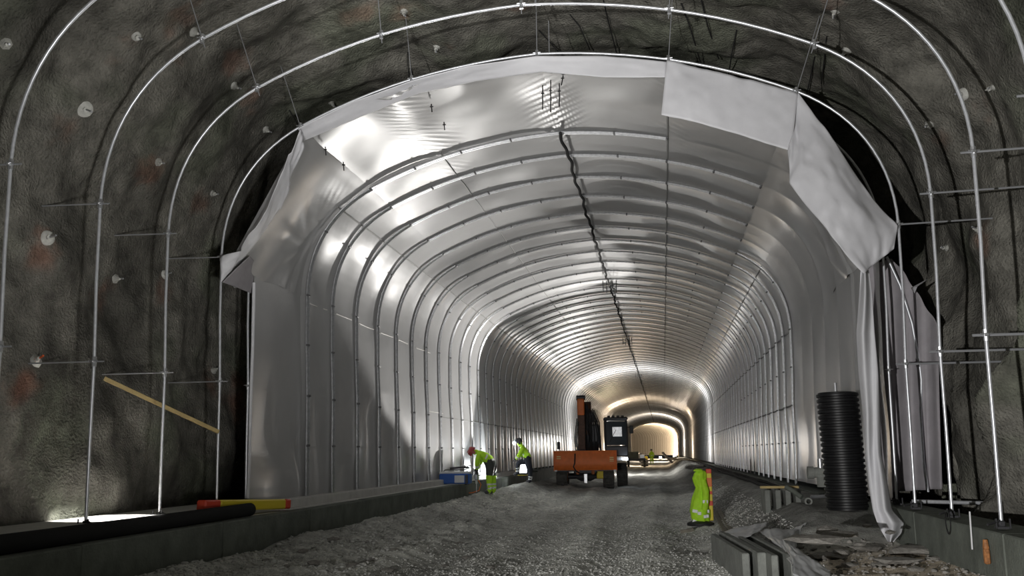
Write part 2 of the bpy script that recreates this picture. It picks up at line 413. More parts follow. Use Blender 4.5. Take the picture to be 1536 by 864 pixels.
# ------------------------------------------------------------------ ground
KX = [-9, -4.6, -4.1, -3.8, -3.3, -2.6, -1.5, 2.1, 2.7, 3.3, 3.7, 4.7, 5.2, 9]
KZ1 = [-.62, -.62, -.55, -.50, -.60, -.72, -.8, -.8, -.74, -.66, -.60, -.5, -.45, -.45]
KZ2 = [-.62, -.62, -.55, -.50, -.60, -.72, -.8, -.8, -.70, -.38, -.20, -.18, -.3, -.3]
def floor_z(x, y):
    x = np.asarray(x, float); y = np.asarray(y, float)
    k = sstep(12.4, 14.6, y+.35*vnoise(x*.9, y*.9, 0*x+1.5, 3))
    near = sstep(16, 11, y)*sstep(-2.4, -3.6, x)*sstep(-4.4, -4.0, x)*-.06
    wob = .14*vnoise(y*.5, 0*x+2.2, 0*x, 7)
    z = np.interp(x+wob, KX, KZ1)*(1-k)+np.interp(x+wob, KX, KZ2)*k+near
    fade = sstep(120, 30, y)
    onroad = sstep(-4.3, -3.6, x)*sstep(4.4, 3.4, x)
    rut = .035*np.sin(x*5.2+.7*np.sin(y*.35)+1.2)*sstep(-3.2, -2.2, x)*sstep(2.6, 1.8, x)
    edge = sstep(-1.4, -2.6, x)
    n = .03*fbm(x*.8, y*.8, 0*x, 3, 12)+.012*fbm(x*4, y*4, 0*x, 3, 14)*(1+1.6*edge)+.012*fbm(x*15, y*15, 0*x, 2, 17)
    n = n+edge*.05*fbm(x*2.2, y*1.2, 0*x, 2, 19)
    heap = .125*np.exp(-((x+3.45)/.55)**2-((y-26.8)/1.0)**2)+.31*np.exp(-((x+3.05)/.6)**2-((y-32.5)/1.6)**2)      # spoil the workers stand on
    farb = .35*np.exp(-((x-2.9)/.7)**2)*sstep(42, 60, y)*sstep(150, 90, y)*(1+.5*vnoise(x*1.3, y*.4, 0*x, 77))
    return z+(rut+n)*onroad*fade+n*.3*(1-onroad)*fade+farb+heap
gx = np.arange(-7.5, 8.5, .05)
gy = np.concatenate([np.arange(-7, 6, .3), np.arange(6, 22, .05), np.arange(22, 40, .12), np.arange(40, 120, .8), np.arange(120, 186, 3)])
GX, GY = np.meshgrid(gx, gy, indexing='ij'); GZ = floor_z(GX, GY)
gc = np.ones(GX.shape+(3,))
pat = fbm(GX*.7, GY*.35, 0*GX, 4, 31)
gc *= (1+.30*pat)[..., None]
track = sstep(.2, .9, np.sin(GX*5.2+.7*np.sin(GY*.35)+1.2))*sstep(-3.2, -2.2, GX)*sstep(2.4, 1.8, GX)
gc *= (1+.25*track)[..., None]
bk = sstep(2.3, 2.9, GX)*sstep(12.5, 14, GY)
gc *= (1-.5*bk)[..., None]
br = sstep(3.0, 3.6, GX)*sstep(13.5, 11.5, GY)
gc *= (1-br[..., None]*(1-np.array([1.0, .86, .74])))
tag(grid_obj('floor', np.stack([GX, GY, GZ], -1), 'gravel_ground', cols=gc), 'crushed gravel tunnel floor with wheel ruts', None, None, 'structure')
FLOOR = bpy.data.objects['floor']
# floor beyond the bend
sx = np.arange(184, 300, 2.0); lx = np.linspace(-7, 7, 15)
SX, LX = np.meshgrid(sx, lx, indexing='ij'); cx_, cy_, ce = path(SX)
tag(grid_obj('floor_far', np.stack([cx_+LX*np.cos(ce), cy_+LX*np.sin(ce), np.full(SX.shape, -.8)], -1), 'gravel_ground', cols=np.ones(SX.shape+(3,))), 'gravel floor beyond the far opening', None, None, 'structure')

# loose gravel: uncountable
def ico():
    p = (1+5**.5)/2
    v = np.array([(-1,p,0),(1,p,0),(-1,-p,0),(1,-p,0),(0,-1,p),(0,1,p),(0,-1,-p),(0,1,-p),(p,0,-1),(p,0,1),(-p,0,-1),(-p,0,1)], float); v /= np.linalg.norm(v[0])
    f = np.array([(0,11,5),(0,5,1),(0,1,7),(0,7,10),(0,10,11),(1,5,9),(5,11,4),(11,10,2),(10,7,6),(7,1,8),(3,9,4),(3,4,2),(3,2,6),(3,6,8),(3,8,9),(4,9,5),(2,4,11),(6,2,10),(8,6,7),(9,8,1)])
    return v, f
IV, IF = ico()
def pebbles(name, n, xr, yr, szr, seed, m, label, ypow=1.0, mask=None):
    r = np.random.default_rng(seed)
    x = r.uniform(*xr, n); y = yr[0]+(yr[1]-yr[0])*r.random(n)**ypow
    if mask is not None:
        k = mask(x, y) > r.random(n); x, y = x[k], y[k]; n = len(x)
    sz = szr[0]*(szr[1]/szr[0])**(r.random(n)**2.2)
    z = floor_z(x, y)+sz*.25
    V = IV[None]*r.uniform(.65, 1.25, (n, 12, 1))*sz[:, None, None]*r.uniform([.8, .8, .45], [1.3, 1.3, .8], (n, 1, 3)).reshape(n, 1, 3)
    a = r.uniform(0, 6.28, n); ca, sa = np.cos(a)[:, None], np.sin(a)[:, None]
    V = np.stack([V[..., 0]*ca-V[..., 1]*sa, V[..., 0]*sa+V[..., 1]*ca, V[..., 2]], -1)+np.stack([x, y, z], -1)[:, None]
    F = (IF[None]+12*np.arange(n)[:, None, None]).reshape(-1, 3)
    me = bpy.data.meshes.new(name); me.vertices.add(n*12); me.vertices.foreach_set('co', V.reshape(-1).astype(np.float32))
    me.loops.add(F.size); me.loops.foreach_set('vertex_index', F.reshape(-1).astype(np.int32))
    me.polygons.add(len(F)); me.polygons.foreach_set('loop_start', np.arange(0, F.size, 3, dtype=np.int32)); me.polygons.foreach_set('loop_total', np.full(len(F), 3, dtype=np.int32))
    me.update(calc_edges=True); me.materials.append(MATS[m])
    o = bpy.data.objects.new(name, me); COL.objects.link(o); o.parent = FLOOR; tag(o, label, None, None, 'stuff'); return o
pebbles('gravel', 50000, (-3.95, 3.4), (8.5, 32), (.007, .024), 5, 'gravel', 'loose crushed gravel strewn over the tunnel floor', 1.5)
pebbles('gravel_heap', 6000, (-4.0, -2.2), (8.5, 30), (.010, .042), 6, 'gravel', 'coarse gravel heaped along the left kerb', 1.3)
pebbles('rubble', 900, (2.6, 5.0), (9, 13.2), (.010, .045), 9, 'stone', 'broken rock rubble below the right kerb', 1.0)
# larger stones one can pick out
STM = []
for k in range(6):
    bm = bmesh.new(); bmesh.ops.create_icosphere(bm, subdivisions=1, radius=1)
    r = random.Random(k)
    for v in bm.verts: v.co = Vector((v.co.x*r.uniform(.75, 1.2), v.co.y*r.uniform(.75, 1.2), v.co.z*r.uniform(.5, .8)))
    me = bpy.data.meshes.new('stone'); bm.to_mesh(me); bm.free(); me.materials.append(MATS['stone']); STM.append(me)
def stones(spots, smin, smax, flat=.55):
    for (px, py) in spots:
        p = atz(px, py, -.65); 
        for _ in range(3): p = atz(px, py, float(floor_z(p.x, p.y)))
        o = bpy.data.objects.new('stone', random.choice(STM)); COL.objects.link(o); s = random.uniform(smin, smax)
        o.location = (p.x, p.y, p.z+s*.15); o.scale = (s, s*random.uniform(.8, 1.3), s*flat); o.rotation_euler = (0, 0, random.uniform(0, 6)); o.parent = FLOOR
stones([(505,838),(528,850),(470,846),(560,842),(590,826),(612,845),(645,830),(668,850),(545,815),(430,850),(455,828),(700,838),(625,808),(400,842),(735,852),(580,858),(500,810),(690,815)], .05, .11)
stones([(1240,800),(1262,830),(1290,818),(1320,850),(1352,830),(1380,822),(1405,840),(1372,856),(1440,846),(1470,852),(1300,790),(1275,850),(1335,800),(1420,815),(1500,856),(1395,802)], .06, .15)
stones([(1262,806),(1300,826),(1246,838),(1345,846),(1225,815),(1385,830)], .20, .34, .28)
stones([(1045,700),(1030,694),(1052,706),(1020,690),(1036,702)], .25, .45)

# ------------------------------------------------------------------ kerbs and footings
tr = tag(empty('trim_1', (-4.22, 6, -.15)), 'dark concrete kerb along the left side of the road', None, None, 'structure')
kerb_me = None
jy = [at(203, 815, 10).y]
y = 2.0
kb = MB().box((0, 0, 0), (.24, 2.975, .56), bev=.012).build('kerb_block', 'concrete_dark', tr)
kb.location = (0, -2.0, -.28)
for k in range(1, 16):
    o = kb.copy(); COL.objects.link(o); o.parent = tr; o.location = (random.uniform(-.008, .008), -2.0+3.0*k, -.28+random.uniform(-.006, .006))
fo = MB(); fo.box((-4.93, 20, -.33), (.86, 40, .66), bev=.01); fo.box((-4.41, 26, -.42), (.18, 58, .55))
tag(fo.build('trim_2', 'footing'), 'pale footing ledge at the foot of the left rock wall', None, None, 'structure')
fo = MB(); fo.box((-4.75, 112, -.4), (1.3, 140, .6))
tag(fo.build('trim_3', 'concrete_dark'), 'dark footing along the lined left wall', None, None, 'structure')
# right: low wall with a number painted on it
t4 = tag(empty('trim_4', (4.62, 8, -.06)), 'concrete footing beam under the right frames', None, None, 'structure')
for k in range(3):
    MB().box((.17, -2+2.99*k+1.5-.06*0, -.25), (.5, 2.97, .5), bev=.012).build('kerb_block', 'concrete_dark', t4)
fo = MB(); fo.box((5.2, 112, -.42), (1.3, 186, .56), bev=.01)
tag(fo.build('trim_5', 'concrete_dark'), 'dark footing along the right wall', None, None, 'structure')

# ------------------------------------------------------------------ membrane lining
LIN = tag(empty('wall_lining', (0, 15, 0)), 'grey waterproof sheeting lining the tunnel', None, None, 'structure')
def lining_pts(S, Y, s_front=None):
    """world points of the lining at arc s and tunnel distance Y (arrays)"""
    P, N = prof_at(S)
    px_, py_, e = path(Y)
    inward = sstep(R6+.6, R5-.5, Y)
    fr = np.interp(Y, INY, np.arange(len(INY))); slack = np.abs(np.sin(np.pi*fr))**.7      # 0 at a rib, 1 between ribs
    slack = np.where(Y < INY[0], 1.0, slack)
    near = sstep(45, 20, Y)
    base = .034*(1-inward)-.10*inward
    for sf, am, wd in ((S_FL, .024, .8), (S_FR, .024, .8)):
        base = base+am*np.maximum(0, 1-np.abs(S-sf)/wd)
    blow = .005+np.maximum(0, .018+.045*vnoise(S*.75, Y*.55, 0*S, 55))*near+vnoise(S*1.5+Y*.6, Y*.8, 0*S, 58)*.008*near
    front = sstep(17.5, 13.0, Y)
    blow = blow+front*.06*vnoise(S*.7, Y*.9, 0*S+4, 66)
    for sc, am, a0 in ((S_FL, .022, 1.0), (S_QL-.35, .045, -1.0), (S_C, .045, 1.0), (S_QR, .02, -1.0)):
        wv = np.exp(-((S-sc)/.34)**2)*am*np.abs(np.sin(15*(Y+a0*(S-sc))+2.5*vnoise(Y*1.3, S*.8, 0*S, 81)))
        blow = blow-wv*sstep(19.5, 15.0, Y)*(.5+.5*vnoise(Y*.7, 0*S+sc, 0*S, 83))
    offs = base+blow*slack
    offs = np.where(Y > 15.5, np.maximum(offs, .030), offs)
    U = P[..., 0]+N[..., 0]*offs; V = P[..., 1]+N[..., 1]*offs
    return U, V, e, px_, py_
def lining_world(U, V, e, px_, py_): return np.stack([px_+U*np.cos(e), py_+U*np.sin(e), V], -1)
PANELS = [('left wall', 0.0, S_SPL, R5), ('left haunch', S_SPL-.02, S_HL, R4), ('left roof', S_HL, S_C, R4), ('right roof', S_C, S_HR, R4), ('right haunch', S_HR, S_SPR, R4+.12), ('right wall', S_SPR, PER, R5)]
yfar = np.concatenate([np.arange(32, 120, .2417), np.arange(120, 300, .725)])
for nm, a, b, y0 in PANELS:
    n = int((b-a)/.06)+2; sv = np.linspace(a, b, n)
    ynear = np.concatenate([np.arange(y0, 24, .06), np.arange(24, 32, .12)])
    yv = np.concatenate([ynear, yfar])
    # keep near part fine, far part coarse
    for part, yv_, step in (('near', np.concatenate([ynear, [32.0]]), 1), ('far', yfar, 3)):
        svv = sv[::step] if step > 1 else sv
        if svv[-1] != sv[-1]: svv = np.append(svv, sv[-1])
        S, Y = np.meshgrid(svv, yv_, indexing='ij')
        if nm in ('right roof', 'right haunch'):      # sheet not yet pulled up to the front rib here
            Y = Y+1.0*np.sin(np.pi*np.clip((S-S_QR)/(S_HR-S_QR+.5), 0, 1))*sstep(R4+3, R4, Y)
        U, V, e, pxx, pyy = lining_pts(S, Y)
        if nm == 'left haunch':      # front edge cut straight from the haunch joint to the spring
            t = (S-a)/(b-a); cu = -US*(1-t)-UH*t+.05; cv = (VS-.2)*(1-t)+VH*t-.05
            k = sstep(R4+2.4, R4, Y)
            U = U*(1-k)+cu*k; V = V*(1-k)+cv*k
            fan = k*(1-t)*.07*np.sin(7*np.arctan2(Y-R4+.4, t+.25)*2.2+2*vnoise(S, Y, 0*S, 5))*sstep(0, .4, Y-R4)
            U = U+fan*.12; V = V-fan*.08
            aa = np.arctan2((t-.36)*2.6, 15.7-Y); r_ = np.hypot((t-.36)*2.6, 15.7-Y)       # folds fanning from the first rib
            fold_ = .022*np.maximum(0, np.sin(aa*15+1.0))**1.5*sstep(.15, .7, r_)*sstep(2.6, 1.4, r_)*sstep(.75, .45, t)*sstep(15.8, 15.4, Y)
            U = U+fold_*.85; V = V-fold_*.5
        if nm == 'right haunch':
            t = (S-a)/(b-a); cu = UH*(1-t)+US*t-.05; cv = VH*(1-t)+(VS-.1)*t-.05
            k = sstep(R4+3.0, R4, Y)*.8
            U = U*(1-k)+cu*k; V = V*(1-k)+cv*k
            blg = .16*np.sin(np.pi*np.clip((t-.45)/.55, 0, 1))*sstep(R4+5, R4+3, Y)*sstep(R4+.2, R4+2, Y)
            U = U-blg; V = V-blg*.7
            fold_ = .035*np.maximum(0, np.sin((Y*2.0+t*9)*2.2+1.5*vnoise(Y, t*3, 0*t, 4)))**1.5*sstep(.35, .6, t)*sstep(18.5, 16.5, Y)*sstep(13.0, 14.2, Y)
            U = U-fold_; V = V-fold_*.5
        o = grid_obj('lining_panel', lining_world(U, V, e, pxx, pyy), 'sheet', LIN)
        o['label'] = nm+' strip of grey lining sheet'
        o.matrix_parent_inverse = Matrix.Translation((0, -15, 0))
        if step > 1:
            pass
# welded seams along the sheet
def seam(s0, y0, y1, r, m, nm='seam'):
    yv = np.concatenate([np.arange(y0, min(32, y1), .15), np.arange(min(32, y1), y1, 1.5)]) if y0 < 32 else np.arange(y0, y1, 1.5)
    U, V, e, pxx, pyy = lining_pts(np.full(yv.shape, s0), yv)
    k = 1-r*.6/np.hypot(U, V-2.5); U = U*k; V = 2.5+(V-2.5)*k
    o = MB().tube([tuple(p) for p in lining_world(U, V, e, pxx, pyy)], r, 6).build(nm, m, LIN, True)
    o.matrix_parent_inverse = Matrix.Translation((0, -15, 0))
seam(S_FL, 15.6, 180, .014, 'seam'); seam(S_QL-.35, 15.6, 180, .014, 'seam'); seam(S_QR, 14.5, 180, .016, 'seam'); seam(S_FR, 23, 180, .016, 'seam')
seam(S_MR, 23, 180, .02, 'dark_steel', 'wall_rail'); seam(S_SPR, 23, 180, .02, 'dark_steel', 'wall_rail'); seam(S_ML, 26, 180, .014, 'seam', 'wall_rail')
for a, b in ((16.0, 16.5), (16.75, 17.0), (17.4, 18.4), (18.8, 19.9), (20.4, 21.3), (21.8, 22.8), (23.6, 25)): seam(S_SPL-.1, a, b, .010, 'seam_tape', 'seam_tape')
seam(S_ML+.1, 24.5, 26.3, .012, 'seam_tape', 'seam_tape')

# ------------------------------------------------------------------ outer bare ribs
def rib_section(sec, side, Y, r=.0185, y_jit=0):
    return MB().tube([(side*u, Y, v) for u, v in SECT[sec]], r, 10)
JOINTS = [(UM, VM), (US, VS), (UH, VH), (UQ, VQ)]
NAMES = {'lower_leg': 'lower_leg', 'upper_leg': 'upper_leg', 'haunch': 'haunch_bend', 'roof_q': 'roof_tube', 'roof_c': 'roof_tube'}
def connector(p, Y, r=.027):
    m = MB(); m.tube([(p[0], Y, p[1]-.055), (p[0], Y, p[1]+.055)], r, 8); m.box((p[0], Y-.032, p[1]), (.035, .035, .035), bev=.006); m.tube([(p[0]-.055, Y-.025, p[1]+.01), (p[0]+.055, Y-.025, p[1]+.01)], .007, 6)
    return m
def tie(m, p, Y, dirx, dirz, maxlen, r=.011, dy=0.0):
    p0 = Vector((p[0], Y, p[1])); d = Vector((dirx, dy, dirz)).normalized()
    h = ROCKBVH.ray_cast(p0+d*.05, d)[0]
    L = (h-p0).length+.03 if h is not None else maxlen
    L = min(L, maxlen)
    m.tube([p0-d*.12, p0+d*L], r, 6); return p0+d*L
def outer_rib(Y, label, left=ORDER, rightp=ORDER, ties=True, foot=True):
    t = tag(empty('arch_rib', (0, Y, 0)), label, 'steel rib', 'bare arch ribs in front of the lining')
    inv = Matrix.Translation((0, -Y, 0))
    def put(o): o.matrix_parent_inverse = inv; return o
    for side, secs in ((-1, left), (1, rightp)):
        for sec in secs: put(rib_section(sec, side, Y).build(NAMES[sec], 'galv', t, True))
        for (u, v), need in zip(JOINTS, ('upper_leg', 'haunch', 'roof_q', 'roof_c')):
            if need in secs: put(connector((side*u, v), Y).build('connector', 'galv_dull', t, True))
        if 'lower_leg' in secs and foot:
            m = MB(); m.box((side*UB, Y, -.035), (.10, .10, .02)); m.box((side*UB, Y, .0), (.06, .06, .06), bev=.01)
            for a in (-.06, .06): m.tube([(side*UB+a, Y-.05, -.04), (side*UB+a, Y-.05, .05)], .009, 6)
            m.tube([(side*UB, Y, .03), (side*UB-side*.16, Y-.12, .0)], .012, 6)
            put(m.build('foot_plate', 'dark_steel', t, True))
        if ties:
            lenx = 1.5 if side > 0 else 1.1
            if 'upper_leg' in secs:
                m = MB(); tie(m, (side*UM, VM), Y, side, 0, lenx, .014 if side > 0 else .009); put(m.build('tie_rod', 'rod', t, True))
            if 'haunch' in secs:
                m = MB(); tie(m, (side*US, VS), Y, side, .02, lenx, .012 if side > 0 else .009); put(m.build('tie_rod', 'rod', t, True))
            if 'roof_q' in secs:
                m = MB(); tie(m, (side*UH, VH), Y, side*.35, 1, 1.3, .006); put(m.build('tie_rod', 'rod', t, True))
            if 'roof_c' in secs:
                m = MB(); tie(m, (side*UQ, VQ), Y, side*.1, 1, 1.3, .006); put(m.build('tie_rod', 'rod', t, True))
    if 'roof_c' in left:
        m = MB(); tie(m, (0, VC), Y, 0, 1, 1.3, .006); m.tube([(.18, Y, VC), (.18, Y, VC+.5)], .006, 6); put(m.build('tie_rod', 'rod', t, True))
        put(connector((0, VC), Y).build('connector', 'galv_dull', t, True))
    return t
RL = ['bare galvanised arch rib nearest the viewer, cut by the left picture edge', 'second bare arch rib from the viewer, its foot on the bright footing strip',
      'third bare arch rib from the viewer, its crown grazing the top of the picture', 'fourth bare arch rib, carrying the front hem of the white sheet']
for k in range(4): outer_rib(RIBY[k], RL[k])
outer_rib(R5, 'bare arch rib at the front edge of the left lining wall, mostly behind sheeting', left=['lower_leg', 'upper_leg'], rightp=['lower_leg', 'upper_leg', 'haunch'], ties=False)
outer_rib(R6, 'rearmost bare rib leg standing behind the long hanging sheet on the right', left=[], rightp=['lower_leg', 'upper_leg'], ties=False)
# stray bent tube behind the right ribs
m = MB(); q = [at(1330, 385, 13.6), at(1350, 428, 13.6), at(1368, 485, 13.6), at(1379, 545, 13.6), at(1382, 570, 13.6), at(1381, 620, 13.6), at(1385, 690, 13.6), at(1392, 738, 13.6)]
tag(m.tube(q, .02, 10).build('bent_tube', 'galv', None, True), 'single bent tube leaning behind the right ribs in front of the dark sheet', 'tube')
tag(MB().tube([at(1368, 752, 12.9), at(1490, 755, 12.9)], .025, 10).build('floor_tube', 'galv', None, True), 'galvanised tube lying along the top of the right footing', 'tube')
m = MB(); m.tube([at(1314, 562, R6-.02), at(1432, 562, R6-.02)], .014, 8)
tag(m.build('spacer_rod', 'rod', None, True), 'horizontal rod at mid height behind the long hanging sheet', 'rod')

# ------------------------------------------------------------------ inner ribs (double tube with clamps)
def inner_mesh(sec, side, detail=True):
    m = MB(); n = 6 if detail else 4
    pts = SECT[sec]
    if sec == 'lower_leg': pts = [(UB, -.1)]+list(pts[1:])
    for dy, r in ((-.033, .023), (.036, .026)): m.tube([(side*u, dy, v) for u, v in pts], r, n)
    return m
IM = {}
def share(key, fn, name, matl):
    if key not in IM:
        o = fn().build(name, matl, None, True); IM[key] = o.data; bpy.data.objects.remove(o)
    return IM[key]
def clamp_mesh():
    m = MB(); m.box((0, 0, 0), (.045, .10, .035), bev=.006); m.tube([(-.03, 0, 0), (.04, 0, 0)], .007, 5); return m
CLAMPS = [SECT['lower_leg'][1], SECT['lower_leg'][2], SECT['upper_leg'][1], SECT['upper_leg'][2], SECT['haunch'][7], SECT['haunch'][14], SECT['roof_q'][3], SECT['roof_q'][6], SECT['roof_c'][3]]
ORD = ['first', 'second', 'third', 'fourth', 'fifth', 'sixth', 'seventh', 'eighth', 'ninth', 'tenth', 'eleventh', 'twelfth', 'thirteenth', 'fourteenth', 'fifteenth', 'sixteenth', 'seventeenth', 'eighteenth', 'nineteenth', 'twentieth', 'twenty-first', 'twenty-second', 'twenty-third', 'twenty-fourth', 'twenty-fifth', 'twenty-sixth', 'twenty-seventh', 'twenty-eighth', 'twenty-ninth', 'thirtieth']
for i, Y in enumerate(INY):
    ex, ey, ee = [float(v) for v in path(Y)]
    if i < 30:
        t = empty('lining_rib', (ex, ey, 0), ee)
        for side in (-1, 1):
            secs = list(ORDER)
            if side == 1 and i == 0: secs = ['roof_c']
            elif side == 1 and i < 5: secs = ['roof_q', 'roof_c']
            for sec in secs:
                me = share((sec, side), lambda: inner_mesh(sec, side), NAMES[sec], 'galv_dull')
                o = bpy.data.objects.new(NAMES[sec], me); COL.objects.link(o); o.parent = t
            for (u, v) in CLAMPS:
                if side == 1 and i < 5 and (v < VH-.1 or (i == 0 and v < VQ-.05)): continue
                if i > 15 and CLAMPS.index((u, v)) not in (1, 3, 5, 7): continue
                me = share('clamp', clamp_mesh, 'clamp', 'clamp_steel')
                o = bpy.data.objects.new('clamp', me); COL.objects.link(o); o.parent = t; o.location = (side*u*.995, -.02, v-.01)
                o.rotation_euler = (0, -math.atan2(v-2.5, side*u), 0)
    else:
        def whole():
            m = MB(); m.tube([(p[0], 0, p[1]) for p in full[::2]+[full[-1]]], .032, 4); return m
        me = share('far', whole, 'lining_rib', 'galv_dull')
        t = bpy.data.objects.new('lining_rib', me); COL.objects.link(t); t.location = (ex, ey, 0); t.rotation_euler = (0, 0, ee)
    if i == 0: lab = 'first double-tube rib inside the lining, its right half missing past the crown'
    elif i < 5: lab = ORD[i]+' double-tube rib inside the lining, ending at the right roof joint'
    elif i < 16: lab = ORD[i]+' double-tube rib inside the lining, reaching both footings'
    elif i < 30: lab = ORD[i]+' rib inside the lining from the open end, level with or just past the excavator'
    elif Y < YEND: lab = 'thin steel rib on the lining deep in the tunnel beyond the excavator'
    else: lab = 'thin steel rib in the warm lit bend past the far opening'
    tag(t, lab, 'steel rib', 'ribs inside the lining' if i < 16 else ('lining ribs near the excavator' if i < 30 else ('far lining ribs' if Y < YEND else 'ribs past the far opening')))
# bright hem ring at the far opening and dark hoops modelled for the bands of shade before it
def hoop(Y, wid, th, m, nm, lab, cat):
    mb = MB(); pr_ = full
    a = [(p[0]*(1-th), p[1]*(1-th*.6)) for p in pr_]
    n = len(pr_); vs = []; F = []
    for yv in (-wid/2, wid/2):
        vs += [(p[0], yv, p[1]) for p in pr_]+[(p[0], yv, p[1]) for p in a]
    for k in range(n-1):
        F += [(k, k+1, n+k+1, n+k), (2*n+k, 3*n+k, 3*n+k+1, 2*n+k+1), (n+k, n+k+1, 3*n+k+1, 3*n+k), (k, 2*n+k, 2*n+k+1, k+1)]
    mb.add(vs, F); o = mb.build(nm, m, None, True); o.location = (0, Y, 0); return tag(o, lab, cat)
hoop(YEND, 1.6, .05, 'sheet_face', 'portal_hem', 'pale sheet hem framing the far opening of the tunnel', 'sheet hem')
for k, (Y, lab) in enumerate(((112, 'nearest of the dark hoops before the far opening'), (130, 'middle dark hoop before the far opening'), (150, 'farthest dark hoop before the far opening'))):
    hoop(Y, .35, .014, 'seam', 'shade_hoop', lab, 'hoop')
# cable along the crown
yv = np.concatenate([np.arange(15.5, 40, .12), np.arange(40, 178, 1.0)])
pts = [(.0+.02*math.sin(y*2.3)+.015*math.sin(y*7), y, VC-.085-.025*abs(math.sin((y-15.75)*math.pi/1.45))) for y in yv]
cb = tag(empty('crown_cable', (0, 15.5, VC-.08)), 'dark cable strung along the crown of the lining', 'cable')
o = MB().tube(pts, .030, 8).build('cable', 'cable', cb, True); o.matrix_parent_inverse = Matrix.Translation((0, -15.5, -(VC-.08)))
for (yb) in (30.8, 46.5, 68):
    m = MB()
    for dx in (-.22, -.1, .1, .22): m.tube([(dx, yb+dx*.5, VC+.03), (dx, yb+dx*.5, VC-.42+abs(dx)*.3)], .014, 6)
    m.tube([(-.24, yb, VC-.2), (.24, yb, VC-.2)], .012, 6)
    o = m.build('hanger_cluster', 'dark_steel', cb, True); o.matrix_parent_inverse = Matrix.Translation((0, -15.5, -(VC-.08)))

# ------------------------------------------------------------------ loose sheets at the front
def coons(top, bot, nu, nv, wr=0.03, seed=0, fr=(2.5, 1.2), sag=0.0):
    """ruled patch between two polylines with wrinkles along its normal"""
    def res(pl, n):
        A = np.array([tuple(p) for p in pl]); s = np.r_[0, np.cumsum(np.linalg.norm(np.diff(A, axis=0), axis=1))]; s /= s[-1]
        t = np.linspace(0, 1, n); return np.stack([np.interp(t, s, A[:, k]) for k in range(3)], -1)
    A, B = res(top, nu), res(bot, nu); t = np.linspace(0, 1, nv)[None, :, None]
    P = A[:, None]*(1-t)+B[:, None]*t
    du = np.gradient(P, axis=0); dv = np.gradient(P, axis=1); N = np.cross(du, dv); N /= np.linalg.norm(N, axis=-1, keepdims=True)+1e-9
    N *= np.where(N[..., 1:2] > 0, -1, 1)
    uu, vv = np.meshgrid(np.linspace(0, 1, nu), np.linspace(0, 1, nv), indexing='ij')
    w_ = fbm(uu*fr[0], vv*fr[1], 0*uu+seed, 3, seed)*wr+sag*np.sin(np.pi*uu)*np.sin(np.pi*vv)
    return P+N*w_[..., None]
front = tag(empty('sheet_hem', (0, R4-.05, VC)), 'pale sheet hem hanging in a strip from the front rib across the roof', 'sheet')
YH = R4-.09
tops = [at(447, 193, YH), at(530, 152, YH), at(612, 122, YH), at(705, 98, YH), at(805, 84, YH), at(905, 84, YH), at(1000, 92, YH)]
bots = [at(456, 212, YH+.25), at(541, 175, YH+.3), at(627, 141, YH+.3), at(716, 121, YH+.25), at(812, 108, YH+.1), at(905, 116, YH), at(1004, 116, YH)]
o = grid_obj('hem_strip', coons(tops, bots, 90, 14, .014, 3, (9, 1.5)), 'sheet_face', front, thick=.004); o.matrix_parent_inverse = Matrix.Translation((0, -(R4-.05), -VC))
tops = [at(1000, 91, YH), at(1060, 103, YH), at(1130, 119, YH), at(1197, 140, YH)]
bots = [at(992, 172, YH-.1), at(1050, 185, YH-.05), at(1115, 203, YH-.05), at(1187, 227, YH-.08)]
o = grid_obj('hem_flap', coons(tops, bots, 50, 24, .035, 6, (4, 1.6)), 'sheet_face', front, thick=.004); o.matrix_parent_inverse = Matrix.Translation((0, -(R4-.05), -VC))
# left: fold along the slanting front edge
tops = [at(450, 193, YH), at(425, 255, YH-.05), at(398, 315, YH-.1), at(362, 375, YH-.1), at(332, 385, YH-.05)]
bots = [at(456, 222, YH+.2), at(440, 262, YH+.3), at(424, 308, YH+.45), at(400, 345, YH+.5), at(331, 424, YH-.1)]
o = grid_obj('folded_edge', coons(tops, bots, 50, 16, .03, 12, (5, 1.5)), 'sheet_face', None, thick=.004)
tag(o, 'pale folded sheet edge slanting down to a point left of the lining', 'sheet')
tops = [at(333, 423, YH-.05), at(374, 383, YH+.3)]
bots = [at(378, 440, R5-.05), at(384, 396, R5+.1)]
o = grid_obj('corner_flap', coons(tops, bots, 24, 20, .012, 15, (2, 1)), 'sheet_dark', None, thick=.004)
tag(o, 'grey triangular sheet corner hanging under the left folded edge', 'sheet')
# white rolled edge of the left wall sheet
m = MB(); pts = [at(381, 424, R5-.03), at(379, 520, R5-.03), at(376, 600, R5-.03), at(374, 690, R5-.03), at(371, 757, R5-.03)]
m.tube(pts, .026, 8)
tag(m.build('rolled_edge', 'sheet_face', None, True), 'white rolled sheet edge running down the front of the left lining wall', 'sheet')
# right: big draped flap
tops = [at(1197, 140, YH), at(1250, 212, YH-.1), at(1300, 280, YH-.12), at(1348, 337, YH-.05), at(1343, 372, YH-.1)]
bots = [at(1187, 228, YH-.08), at(1184, 276, YH-.2), at(1225, 330, YH-.3), at(1262, 375, YH-.3), at(1292, 412, YH-.25)]
o = grid_obj('draped_flap', coons(tops, bots, 80, 50, .055, 21, (3.2, 2.0), .12), 'sheet_face', None, thick=.004)
tag(o, 'large white sheet flap draped over the right haunch of the front rib', 'sheet')
